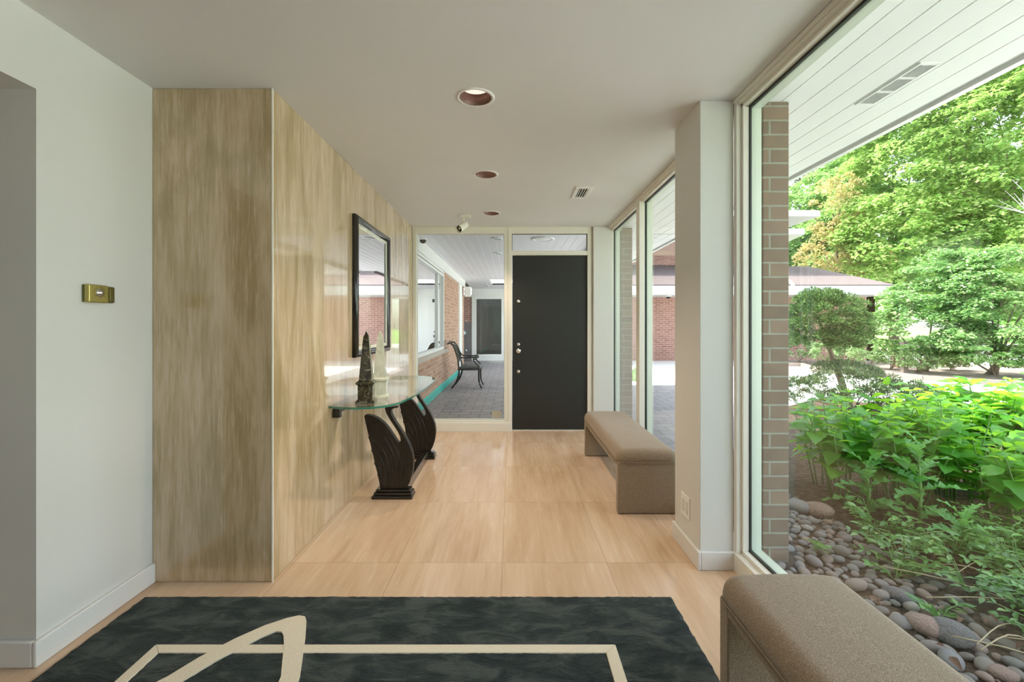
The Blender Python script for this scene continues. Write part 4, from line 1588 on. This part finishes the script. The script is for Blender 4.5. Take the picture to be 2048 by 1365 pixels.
T_HYDRA = ovate(9, 0.36, 0.30, 0.35, 0.07)
T_COVER = ovate(4, 0.25, 0.3, 0.15)
T_TREE = ([(0, 0, 0), (-0.34, 0.5, 0.10), (0, 1, -0.12), (0.34, 0.5, 0.10)], [(0, 2, 1), (0, 3, 2)])
T_NEEDLE = ([(-0.12, 0, 0), (0.12, 0, 0), (0.10, 0.7, 0.05), (0, 1, 0.0), (-0.10, 0.7, 0.05)], [(0, 1, 2, 3, 4)])


def thistle_leaf():
    V, F = [], []
    n = 15
    for i in range(n + 1):
        t = i / n
        base = 0.05 + 0.10 * math.sin(PI * min(1, t * 1.05)) ** 0.8
        hw = base * (1.55 if i % 2 else 0.6) if 0 < i < n else 0.012
        z = 0.25 * t - 0.55 * t * t
        s = 0.035 if i % 2 else 0
        wv = 0.03 * (1 if i % 4 < 2 else -1)
        V += [(0, t, z), (-hw, t + s, z + 0.3 * hw + wv), (hw, t + s, z + 0.3 * hw - wv)]
    for i in range(n):
        a, b = 3 * i, 3 * (i + 1)
        F += [(a, b, b + 1, a + 1), (a, a + 2, b + 2, b)]
    return V, F


T_THISTLE = thistle_leaf()


def rand_unit(n):
    v = rng.normal(size=(n, 3))
    return v / np.linalg.norm(v, axis=1, keepdims=True)


def hydrangea(label, x, y, h, nst, spread, ls, group='broad-leaved garden shrubs', z0=0.0, m='hydra', name='broadleaf_shrub', low=0.45):
    r = thing(name, label, 'shrub', (x, y, z0), group)
    st = MB()
    P, D, U, Sz = [], [], [], []
    for s in range(nst):
        a = rng.uniform(0, 2 * PI)
        rad = spread * math.sqrt(rng.uniform(0.02, 1))
        hh = h * rng.uniform(0.72, 1.0) * (1 - 0.25 * (rad / spread) ** 2)
        b = np.array([math.cos(a) * rad * 0.35, math.sin(a) * rad * 0.35, 0.0])
        t = np.array([math.cos(a) * rad, math.sin(a) * rad, hh])
        mid = (b + t) / 2 + np.array([0, 0, hh * 0.08])
        pts = [b, mid, t]
        st.tube([tuple(p + np.array([x, y, z0])) for p in pts], [0.006, 0.005, 0.003], 6)
        nodes = int((1 - low) * hh / 0.075) + 1
        ph = rng.uniform(0, PI)
        for k in range(nodes + 1):
            u = low + (1 - low) * k / max(1, nodes)
            p = (1 - u) ** 2 * b + 2 * u * (1 - u) * mid + u * u * t
            sz = ls * (1.0 if u < 0.85 else 0.72) * rng.uniform(0.75, 1.15)
            for q in range(2 if k < nodes else 4):
                an = ph + k * PI / 2 + q * (PI if k < nodes else PI / 2) + rng.uniform(-0.35, 0.35)
                el = rng.uniform(-0.15, 0.45) if k < nodes else rng.uniform(0.25, 0.9)
                D.append([math.cos(an) * math.cos(el), math.sin(an) * math.cos(el), math.sin(el)])
                U.append([rng.normal() * 0.25, rng.normal() * 0.25, 1])
                P.append(p)
                Sz.append(sz * (0.75 if k == nodes else 1))
    st.build('stems', M['stem'], r, uv=False)
    P, D, U, Sz = map(np.array, (P, D, U, Sz))
    R = basis(D, U) * Sz[:, None, None]
    P = P + D * 0.02
    np_mesh('leaves', *T_HYDRA, R, P, M[m], r, smooth=True)
    return r


def thistle(label, x, y, h, n, ls, z0=0.0):
    r = thing('thistle_plant', label, 'weed', (x, y, z0), 'tall jagged-leaved weeds in the bed')
    MB().tube([(x, y, z0), (x + 0.01, y, z0 + h * 0.5), (x, y + 0.01, z0 + h)], [0.011, 0.009, 0.006], 8).build('stem', M['stem'], r, uv=False)
    P, D, U, Sz = [], [], [], []
    for k in range(n):
        u = k / (n - 1)
        an = k * 2.4 + rng.uniform(-0.2, 0.2)
        el = 0.15 + 0.95 * u
        P.append([0, 0, h * (0.18 + 0.82 * u)])
        D.append([math.cos(an) * math.cos(el), math.sin(an) * math.cos(el), math.sin(el)])
        U.append([0, 0, 1.0])
        Sz.append(ls * (1 - 0.45 * u) * rng.uniform(0.85, 1.1))
    P, D, U, Sz = map(np.array, (P, D, U, Sz))
    np_mesh('leaves', *T_THISTLE, basis(D, U) * Sz[:, None, None], P, M['thistle'], r)
    return r


def cover(label, x, y, h, spread, n, ls, group='low leafy ground cover plants', dirbias=(0, 0)):
    r = thing('ground_cover_plant', label, 'plant', (x, y, 0), group)
    st = MB()
    P, D, U, Sz = [], [], [], []
    per = 12
    for s in range(max(1, n // per)):
        a = rng.uniform(0, 2 * PI)
        L = spread * rng.uniform(0.5, 1.0)
        hh = h * rng.uniform(0.5, 1.0)
        e = np.array([math.cos(a) * L + dirbias[0], math.sin(a) * L + dirbias[1], hh])
        mid = np.array([e[0] * 0.4, e[1] * 0.4, hh * 0.9])
        st.tube([(x, y, 0), tuple(mid + np.array([x, y, 0])), tuple(e + np.array([x, y, 0]))], [0.003, 0.002, 0.0015], 5)
        for k in range(per // 2):
            u = 0.25 + 0.75 * k / (per // 2 - 1)
            p = 2 * u * (1 - u) * mid + u * u * e
            d0 = e / (np.linalg.norm(e) + 1e-6)
            for sgn in (-1, 1):
                an = math.atan2(d0[1], d0[0]) + sgn * rng.uniform(0.6, 1.5)
                el = rng.uniform(-0.2, 0.5)
                D.append([math.cos(an) * math.cos(el), math.sin(an) * math.cos(el), math.sin(el)])
                U.append([rng.normal() * 0.35, rng.normal() * 0.35, 1])
                P.append(p)
                Sz.append(ls * rng.uniform(0.6, 1.2))
    st.build('stems', M['stem'], r, uv=False)
    P, D, U, Sz = map(np.array, (P, D, U, Sz))
    np_mesh('leaves', *T_COVER, basis(D, U) * Sz[:, None, None], P, M['cover'], r, smooth=True)
    return r


def crown_points(ells, ncl, rc, nleaf, flat=0.45, facing=-0.5, lowcut=-0.6):
    """clump centres on several ellipsoids, then leaves on the clumps. returns pos, outward"""
    cen, outw = [], []
    w = np.array([e[3] * e[4] + e[4] * e[5] for e in ells])
    w = w / w.sum()
    tot = 0
    while tot < ncl:
        e = ells[rng.choice(len(ells), p=w)]
        d = rand_unit(1)[0]
        if d[2] < lowcut or -d[1] - 0.35 * d[0] < facing:
            continue
        k = rng.uniform(0.72, 1.02)
        c = np.array(e[:3]) + d * np.array(e[3:6]) * k
        inside = False
        for f in ells:
            if f is e:
                continue
            if (((c - np.array(f[:3])) / np.array(f[3:6])) ** 2).sum() < 0.55:
                inside = True
        if inside:
            continue
        cen.append(c)
        outw.append(d)
        tot += 1
    cen, outw = np.array(cen), np.array(outw)
    idx = rng.integers(0, ncl, nleaf)
    d = rand_unit(nleaf)
    d[:, 2] = np.abs(d[:, 2]) * 1.0 - 0.25
    rr = rc * rng.uniform(0.5, 1.0, (ncl))[idx]
    rad = rng.uniform(0.55, 1.0, nleaf) ** 0.6
    pos = cen[idx] + d * (rr * rad)[:, None] * np.array([1, 1, flat])
    return pos, outw[idx], d


def foliage(name, parent, ells, ncl, rc, nleaf, ls, material, tmpl=T_TREE, flat=0.65, upw=1.0, facing=-0.5, horiz=True, lowcut=-0.6):
    pos, outw, d = crown_points(ells, ncl, rc, nleaf, flat, facing, lowcut)
    up = np.array([0, 0, upw]) + 0.5 * outw + 0.35 * d + rng.normal(size=d.shape) * 0.38
    an = rng.uniform(0, 2 * PI, nleaf)
    dirs = np.stack([np.cos(an), np.sin(an), rng.normal(size=nleaf) * 0.35 - 0.15], 1) if horiz else (d + outw * 0.6 + rng.normal(size=d.shape) * 0.5 + np.array([0, 0, 0.25]))
    sz = ls * rng.uniform(0.6, 1.25, nleaf)
    R = basis(dirs, up) * sz[:, None, None]
    return np_mesh(name, *tmpl, R, pos, material, parent)


def tree(name, label, cat, x, y, h, ells, ncl, rc, nleaf, ls, mkey, tr=0.25, bark='bark', group=None, nbranch=7, **kw):
    r = thing(name, label, cat, (x, y, -0.03), group)
    top = max(e[2] + e[5] * 0.5 for e in ells)
    t = MB()
    pts = cr([(0, 0, 0), (0.1 * tr * 4, 0, top * 0.25), (-0.1 * tr * 3, 0.1, top * 0.6), (0.05, 0, top)], 4)
    t.tube(pts, [tr * (1 - 0.8 * i / (len(pts) - 1)) for i in range(len(pts))], 10)
    o = t.build('trunk', M[bark], None, uv=False)
    o.parent = r
    bmb = MB()
    for k in range(nbranch):
        e = ells[k % len(ells)]
        d = rand_unit(1)[0]
        d[2] = abs(d[2]) * 0.6
        end = np.array(e[:3]) + d * np.array(e[3:6]) * 0.85
        s = pts[rng.integers(len(pts) // 3, len(pts) - 2)]
        mid = (np.array(s) + end) / 2 + np.array([0, 0, -0.1 * h * 0.2])
        bmb.tube(cr([tuple(s), tuple(mid), tuple(end)], 4), [tr * 0.35 * (1 - 0.85 * i / 8) for i in range(9)], 7)
    o = bmb.build('branches', M[bark], None, uv=False)
    o.parent = r
    foliage('foliage', r, ells, ncl, rc, nleaf, ls, M[mkey], **kw)
    return r


def X(px, D):
    return (px - 1022.8) / 910 * D


def Z(py, D):
    return CAM_H - (py - 650) / 910 * D


# -- big maples beyond the drive
tree('maple_tree', 'huge bright green maple filling the view right of the low roof', 'tree', X(1960, 23), 23.5, 14,
     [(0, 0, 8.6, 6.2, 4.5, 5.2), (-2.8, -0.5, 5.6, 3.8, 3.2, 2.8), (2.8, -0.6, 7.2, 4.6, 3.6, 4.0), (-1.0, 0.5, 12.4, 5.0, 3.8, 3.0), (3.4, 0.5, 12.0, 4.0, 3.5, 3.0), (0.5, -1.5, 4.4, 4.0, 3.0, 2.2)],
     560, 1.05, 80000, 0.21, 'maple', 0.35, lowcut=-0.8, flat=0.9)
tree('maple_tree', 'second bright green maple, farther back on the left of the huge one', 'tree', X(1800, 29), 29.5, 15,
     [(0, 0, 9.0, 5.2, 4.5, 5.2), (-2.5, 0, 5.8, 3.2, 3.2, 3.4), (3.0, 0.5, 7.0, 3.6, 3.2, 4.0)],
     380, 1.15, 48000, 0.24, 'maple2', 0.3, lowcut=-0.8)
tree('maple_tree', 'bright green maple at the far right edge of the view, behind the bushes', 'tree', X(2120, 20), 21, 12,
     [(0, 0, 9.0, 4.8, 3.6, 5.6), (-1.0, -0.8, 4.6, 3.6, 3.0, 2.6)],
     260, 1.0, 32000, 0.20, 'maple', 0.3, lowcut=-0.8)
tree('leafy_tree', 'fresh green tree directly behind the white upper eaves', 'tree', X(1600, 33), 33, 12,
     [(0, 0, 7.2, 3.4, 3.0, 4.6), (-2.0, 0, 4.5, 2.6, 2.6, 2.6), (2.2, 0, 5.0, 2.4, 2.6, 3.0)],
     160, 1.1, 15000, 0.26, 'maple2', 0.25, lowcut=-0.8)
tree('budding_tree', 'sparse yellow-brown budding tree standing above the low roof', 'tree', X(1678, 25), 25, 9,
     [(0, 0, 7.2, 1.5, 1.3, 2.3), (-0.4, 0, 4.6, 1.6, 1.3, 1.8), (1.3, 0, 4.4, 1.5, 1.2, 1.5)],
     130, 0.42, 7500, 0.15, 'yellowtree', 0.22, nbranch=16, flat=1.3, horiz=False)
tree('dark_conifer', 'dark brown-green conifer rising behind the budding tree', 'tree', X(1655, 40), 40, 17,
     [(0, 0, 13, 3.2, 2.8, 4.2), (0, 0, 8, 4.0, 3.2, 3.6)],
     130, 1.2, 11000, 0.32, 'darkneedle', 0.35, bark='grey_bark', nbranch=10)
tree('leafy_tree', 'tall green tree in the background between the conifer and the maples', 'tree', X(1740, 42), 42, 18,
     [(0, 0, 10, 4.5, 4, 4.5), (0, 0, 4.5, 5, 4, 4), (4.5, 0, 7, 5, 4, 5.5)],
     300, 1.5, 24000, 0.36, 'maple', 0.35, lowcut=-0.9)
for i, (px, D, hh, lab) in enumerate(((1480, 38, 12, 'green tree in the distance behind the brick wing'), (1960, 44, 20, 'tall green tree far behind the huge maple'), (2200, 40, 20, 'tall green tree in the distance beyond the right edge bushes'))):
    tree('leafy_tree', lab, 'tree', X(px, D), D, hh,
         [(0, 0, hh * 0.62, 6.5, 5, hh * 0.36), (1, 0, 4.5, 7.5, 5, 4.2), (-4, 0, 6, 5, 4, 4.5)],
         300, 1.7, 20000, 0.42, 'maple2', 0.35, lowcut=-0.9)
# pale dead branches in front of the right maple
db = thing('bare_branches', 'pale leafless twigs at the right edge in front of the maple', 'branches', (X(2015, 16), 16, -0.03))
q = MB()
bx, bz = X(2060, 16), Z(430, 16)
q.tube([(bx + 0.6, 16.4, 0), (bx + 0.5, 16.2, 3), (bx, 16, bz)], [0.07, 0.05, 0.03], 7)
for k in range(26):
    a = rng.uniform(0.5, 2.9)
    L = rng.uniform(0.5, 1.5)
    s = np.array([bx, 16, bz])
    e = s + L * np.array([math.cos(a), rng.uniform(-0.4, 0.4), math.sin(a)])
    q.tube([tuple(s), tuple((s + e) / 2 + rng.normal(size=3) * 0.07), tuple(e)], [0.016, 0.011, 0.005], 5)
q.build('twigs', M['grey_bark'], db, uv=False)
# tall thin bare trunks near the conifer
for k, px in enumerate((1706, 1722, 1736)):
    q = MB()
    x0_, D_ = X(px, 36), 36 + k * 0.9
    q.tube(cr([(x0_, D_, 0), (x0_ + 0.2, D_, 6), (x0_ + (0.3 if k % 2 else -0.2), D_, 11), (x0_ + 0.1, D_, 15.5)], 4), [0.10 * (1 - 0.6 * i / 12) for i in range(13)], 7)
    for j in range(7):
        zz_ = 8 + j
        q.tube([(x0_, D_, zz_), (x0_ + rng.uniform(-1, 1), D_, zz_ + rng.uniform(0.5, 1.3))], [0.04, 0.01], 5)
    br_ = thing('bare_tree', 'tall thin leafless tree against the bright gap of sky', 'tree', (x0_, D_, 0), 'thin leafless trees by the sky gap')
    q.build('trunk', M['grey_bark'], br_, uv=False)

# -- large flowering shrubs in the island bed


def bush(name, label, px, D, ells, ncl, rc, nleaf, ls, mkey, group=None, tmpl=T_TREE, nst=8, z0=0.0, **kw):
    x = X(px, D)
    r = thing(name, label, 'shrub', (x, D, z0), group)
    q = MB()
    for k in range(nst):
        e = ells[k % len(ells)]
        d = rand_unit(1)[0]
        end = np.array(e[:3]) + d * np.array(e[3:6]) * 0.7
        end[2] = max(end[2], 0.15)
        q.tube(cr([(rng.normal() * 0.06, rng.normal() * 0.06, 0), (end[0] * 0.35, end[1] * 0.35, end[2] * 0.45), tuple(end)], 3), [0.03 * e[5] * (1 - 0.7 * i / 6) + 0.003 for i in range(7)], 6)
    o = q.build('branches', M['bark'], None, uv=False)
    o.parent = r
    foliage('foliage', r, ells, ncl, rc, nleaf, ls, M[mkey], tmpl=tmpl, **kw)
    return r


bush('lilac_shrub', 'large rounded light green shrub right of the low roof', 1850, 12.2,
     [(-0.55, -0.2, 1.15, 0.75, 0.7, 0.75), (0, 0, 1.5, 1.1, 1.0, 1.0), (0.9, 0.2, 2.2, 1.3, 1.0, 1.1), (0.3, -0.4, 0.9, 0.9, 0.8, 0.6)], 210, 0.32, 22000, 0.088, 'lilac', lowcut=-0.8)
bush('lilac_shrub', 'large light green shrub at the right edge of the far bed', 1985, 11.4,
     [(0, 0, 1.6, 1.2, 1.0, 1.3), (0.9, -0.2, 1.2, 1.2, 1.0, 1.2), (-0.6, -0.3, 0.9, 1.0, 0.9, 0.8), (0.4, 0, 2.5, 1.0, 0.9, 0.7)], 260, 0.32, 27000, 0.085, 'lilac', lowcut=-0.8)
for k, (px, D, s, lab) in enumerate(((1598, 15.0, 0.75, 'small pale shrub against the brick, leftmost in the far bed'), (1652, 14.2, 0.7, 'small pale shrub in the far bed behind the clipped tree trunk'),
                                     (1702, 14.6, 0.85, 'small pale shrub in the far bed just right of the clipped tree trunk'), (1738, 13.2, 0.8, 'small pale shrub in front of the brick wing corner'),
                                     (1782, 12.8, 0.6, 'small pale shrub in the far bed left of the short brick post'), (1835, 11.8, 0.62, 'small green shrub in front of the slim grey post'),
                                     (1905, 12.6, 0.45, 'low plant in the far bed under the large light green shrubs'), (1880, 14.5, 0.45, 'low plant in the far bed beyond the short brick post'))):
    bush('rose_bush', lab, px, D, [(0, 0, s * 0.55, s * 0.62, s * 0.5, s * 0.5)], 34, 0.15, 2200, 0.062, 'rosebush', 'small shrubs of the far bed', horiz=False, flat=1.0, upw=0.6, nst=5)

# -- clipped juniper tree and the spreading juniper below it
JX, JY = X(1680, 7.0), 7.0
jt = thing('clipped_juniper', 'clipped round-headed juniper on a leaning bare trunk beyond the window', 'tree', (JX, JY, 0))
q = MB()
q.tube(cr([(JX + 0.10, JY, 0.0), (JX + 0.02, JY, 0.40), (JX - 0.10, JY, 0.72), (JX - 0.20, JY, 1.05), (JX - 0.22, JY, 1.4)], 4), [0.060 - 0.0025 * i for i in range(17)], 10)
q.build('trunk', M['bark'], jt, uv=False)
q = MB()
for k in range(8):
    a = k * 0.8
    q.tube(cr([(JX - 0.18, JY, 0.95), (JX - 0.2 + 0.25 * math.cos(a), JY + 0.2 * math.sin(a), 1.15), (JX - 0.22 + 0.45 * math.cos(a), JY + 0.4 * math.sin(a), 1.35)], 3), 0.014, 6)
q.build('branches', M['bark'], jt, uv=False)
foliage('foliage', jt, [(-0.22, 0, 1.34, 0.52, 0.46, 0.44), (-0.50, 0, 1.16, 0.28, 0.35, 0.36), (0.05, 0, 1.20, 0.35, 0.38, 0.30), (-0.25, -0.05, 1.05, 0.48, 0.42, 0.20), (-0.28, 0, 1.60, 0.28, 0.28, 0.20)],
        260, 0.13, 30000, 0.044, M['juniper'], tmpl=T_NEEDLE, flat=0.8, horiz=False, upw=0.3, facing=-0.9)
bush('spreading_juniper', 'low dark spreading juniper at the foot of the clipped tree', 1700, 6.6,
     [(0, 0, 0.34, 0.75, 0.6, 0.30), (-0.55, 0, 0.25, 0.45, 0.45, 0.24), (0.55, -0.1, 0.22, 0.45, 0.4, 0.20), (0.0, 0.1, 0.55, 0.45, 0.4, 0.16)], 150, 0.13, 17000, 0.040, 'yew', tmpl=T_NEEDLE, flat=0.9, horiz=False, upw=0.3, nst=16, facing=-0.9)
bush('spreading_juniper', 'low reddish-tipped juniper to the right of the dark spreading one', 1815, 6.7,
     [(0, 0, 0.22, 0.42, 0.38, 0.20)], 44, 0.12, 4200, 0.040, 'yew', tmpl=T_NEEDLE, flat=0.9, horiz=False, upw=0.3, nst=12, facing=-0.9)
# blade-leaved clump beyond the pavers
bl = thing('iris_clump', 'clump of upright blade leaves beyond the pavers, seen behind the brick pier', 'plant', (2.85, 10.5, -0.02))
N = 60
an = rng.uniform(0, 2 * PI, N)
dirs = np.stack([np.cos(an) * 0.3, np.sin(an) * 0.3, np.ones(N)], 1)
ups = np.stack([np.cos(an), np.sin(an), np.zeros(N)], 1)
R = basis(dirs, ups) * (rng.uniform(0.25, 0.45, N))[:, None, None]
R[:, :, 0] *= 0.35
np_mesh('leaves', *T_NEEDLE, R, np.stack([np.cos(an) * 0.1, np.sin(an) * 0.1, np.zeros(N)], 1), M['rosebush'], bl)

# -- broad-leaved shrubs close to the window
HY = [
    (1648, 3.60, 0.66, 7, 0.30, 0.14, 'broad-leaved shrub in the shaded bed beside the brick pier, lowest and leftmost'),
    (1690, 3.30, 0.80, 11, 0.32, 0.15, 'broad-leaved green shrub in front of the spreading juniper'),
    (1760, 3.45, 0.82, 11, 0.34, 0.15, 'broad-leaved green shrub just right of the spreading juniper'),
    (1812, 3.15, 0.70, 10, 0.30, 0.15, 'broad-leaved shrub behind the tallest jagged weed'),
    (1862, 3.60, 0.76, 11, 0.32, 0.15, 'broad-leaved shrub in half sun behind the middle of the bed'),
    (1905, 3.10, 0.78, 11, 0.30, 0.15, 'broad-leaved shrub with dark shaded leaves left of the dry stalks'),
    (1948, 3.55, 0.98, 12, 0.34, 0.16, 'tall sunlit yellow-green broad-leaved shrub against the white drive'),
    (2010, 3.45, 0.92, 12, 0.34, 0.16, 'sunlit yellow-green broad-leaved shrub at the right edge of the view'),
    (2070, 3.20, 0.90, 12, 0.34, 0.16, 'sunlit broad-leaved shrub cut by the right edge of the view'),
    (2000, 2.85, 0.62, 9, 0.28, 0.14, 'broad-leaved shrub in front of the dry stalks at the right'),
    (2080, 2.70, 0.66, 9, 0.28, 0.14, 'broad-leaved shrub low at the right edge above the ground cover'),
    (1740, 4.20, 0.66, 9, 0.36, 0.14, 'broad-leaved shrub at the back of the bed near the juniper'),
    (1890, 4.40, 0.74, 10, 0.38, 0.15, 'broad-leaved shrub at the back of the bed in full sun'),
    (1990, 4.50, 0.80, 10, 0.38, 0.15, 'broad-leaved shrub at the back right of the bed in full sun'),
    (2120, 4.00, 0.84, 10, 0.38, 0.15, 'broad-leaved shrub half outside the right edge at the back of the bed'),
]
for px, D, h, ns, spd, ls, lab in HY:
    hydrangea(lab, X(px, D), D, h, ns, spd, ls * 1.12)
thistle('tallest jagged-leaved weed rising from bare soil in the middle of the bed', X(1838, 2.78), 2.78, 0.52, 15, 0.27)
thistle('pale jagged-leaved weed nearest the brick pier and the pebbles', X(1735, 2.95), 2.95, 0.36, 11, 0.26)
thistle('short jagged-leaved weed above the ground cover, right of the tallest one', X(1925, 2.45), 2.45, 0.24, 11, 0.22)
# dry cut stalks
for k in range(18):
    px, D = rng.uniform(1955, 2035), rng.uniform(2.95, 3.4)
    x, y = X(px, D), D
    h = rng.uniform(0.26, 0.50)
    lean = rng.normal(size=2) * 0.03
    tag(MB().tube([(x, y, 0), (x + lean[0] * 0.5, y + lean[1], h * 0.5), (x + lean[0], y + lean[1], h)], [0.007, 0.0065, 0.006], 7).build('dry_stalk', M['straw'], origin=(x, y, 0), uv=False),
        'pale dry cut stalk standing among the broad-leaved shrubs', 'stalk', 'dry cut stalks among the shrubs')
# ground cover
for k in range(62):
    u = rng.uniform(0, 1)
    D = rng.uniform(1.55, 2.75)
    x = rng.uniform(1.96, 2.30 + (D - 1.3) * 1.1)
    cover('low leafy ground cover plant between the pebbles and the broad-leaved shrubs', x, D, rng.uniform(0.10, 0.26), 0.24, 84, 0.052)
cover('small leafy sprig growing out of the pebbles near the bench end', X(1640, 2.55), 2.55, 0.10, 0.12, 24, 0.055, None)
cover('leafy sprig reaching over the dark pebbles beside the near bench', X(1880, 1.95), 1.95, 0.10, 0.16, 24, 0.06, None)
cover('leafy sprig lying over the pebbles below the ground cover', X(1790, 2.25), 2.25, 0.10, 0.18, 36, 0.05, None)

# -- pebbles


def stone_mesh(name, seed, material):
    r_ = random.Random(seed)
    import bmesh
    bm = bmesh.new()
    bmesh.ops.create_icosphere(bm, subdivisions=3, radius=1)
    offs = [(Vector((r_.gauss(0, 1), r_.gauss(0, 1), r_.gauss(0, 1))).normalized(), r_.uniform(-0.22, 0.22)) for _ in range(7)]
    for v in bm.verts:
        n_ = v.co.normalized()
        k = 1 + sum(a * max(0, n_.dot(d)) ** 2 for d, a in offs)
        v.co = Vector((n_.x * k, n_.y * k * 0.78, n_.z * k * 0.52))
    me = bpy.data.meshes.new(name)
    bm.to_mesh(me)
    bm.free()
    me.polygons.foreach_set('use_smooth', [True] * len(me.polygons))
    me.materials.append(material)
    return me


smesh = [stone_mesh('pebble', s, M['stone']) for s in range(6)]
placed = []
cnt = 0
for att in range(12000):
    if cnt >= 290:
        break
    y = rng.uniform(1.05, 3.45)
    x = rng.uniform(1.40, 2.06 if y > 1.9 else 1.95)
    if y > 2.9 and x < 1.52:
        continue
    if 2.40 < y < 2.76 and x < 1.55:
        continue
    if x / y > 1.16 or x / y < 0.50:
        continue
    s = rng.uniform(0.018, 0.040) * (1.0 if rng.random() < 0.85 else 1.4)
    if y < 2.1 and rng.random() < 0.55:
        continue
    if any((x - a) ** 2 + (y - b) ** 2 < (0.80 * (s + c)) ** 2 for a, b, c in placed):
        continue
    placed.append((x, y, s))
    o = bpy.data.objects.new('pebble', smesh[cnt % 6])
    COL.objects.link(o)
    o.location = (x, y, s * 0.36)
    o.rotation_euler = (rng.normal() * 0.12, rng.normal() * 0.12, rng.uniform(0, 2 * PI))
    o.scale = (s, s, s)
    tag(o, 'smooth grey-brown river pebble in the strip outside the garden window', 'pebble', 'river pebbles outside the garden window')
    cnt += 1
for (px, D, s, sx, mk, lab) in ((1636, 3.05, 0.10, 1.25, 'rock_red', 'large pinkish rock at the back of the pebble strip'), (1596, 3.10, 0.085, 1.0, 'stone', 'pale rounded stone beside the brick pier, left of the pinkish rock'),
                                (1905, 1.82, 0.085, 1.0, 'rock_grey', 'large smooth grey stone near the bench under the ground cover'), (1850, 1.88, 0.07, 1.1, 'rock_red', 'brownish rock between the bench and the large smooth grey stone'),
                                (1795, 2.10, 0.06, 1.1, 'rock_grey', 'dark blue-grey stone beside the bench'), (2005, 1.64, 0.055, 1.0, 'rock_red', 'reddish-brown rock in the lower right corner among dry twigs')):
    o = bpy.data.objects.new('rock', stone_mesh('rock', int(px), M[mk]))
    COL.objects.link(o)
    o.location = (X(px, D), D, s * 0.42)
    o.rotation_euler = (0.05, 0.05, rng.uniform(0, 3))
    o.scale = (s * sx, s, s * 0.95)
    tag(o, lab, 'rock')
# dry twigs and dead leaves lying at the lower right
for k in range(30):
    x, y = rng.uniform(1.70, 2.35), rng.uniform(1.35, 2.3)
    a = rng.uniform(-0.9, 0.5)
    L = rng.uniform(0.18, 0.55)
    P = [(x, y, 0.07), (x + L * 0.5 * math.cos(a), y + L * 0.5 * math.sin(a), 0.085 + rng.uniform(0, 0.03)), (x + L * math.cos(a), y + L * math.sin(a), 0.06)]
    tag(MB().tube(cr(P, 3), 0.0022, 6).build('dry_twig', M['straw'], origin=(x, y, 0), uv=False), 'thin dry twig lying over the dark ground beside the pebbles', 'twig', 'dry twigs on the ground')
DL = ovate(5, 0.30, 0.5, 0.5)
for k in range(70):
    x, y = rng.uniform(1.6, 2.5), rng.uniform(1.3, 3.2)
    a = rng.uniform(0, 2 * PI)
    R = basis(np.array([[math.cos(a), math.sin(a), 0.1]]), np.array([[rng.normal() * 0.3, rng.normal() * 0.3, 1]])) * rng.uniform(0.028, 0.055)
    o = np_mesh('dead_leaf', *DL, R, np.array([[x, y, 0.055]]), M['dead_leaf'], None, origin=(x, y, 0.05), smooth=True)
    tag(o, 'curled brown dead leaf lying among the pebbles and soil', 'leaf', 'dead leaves on the ground')
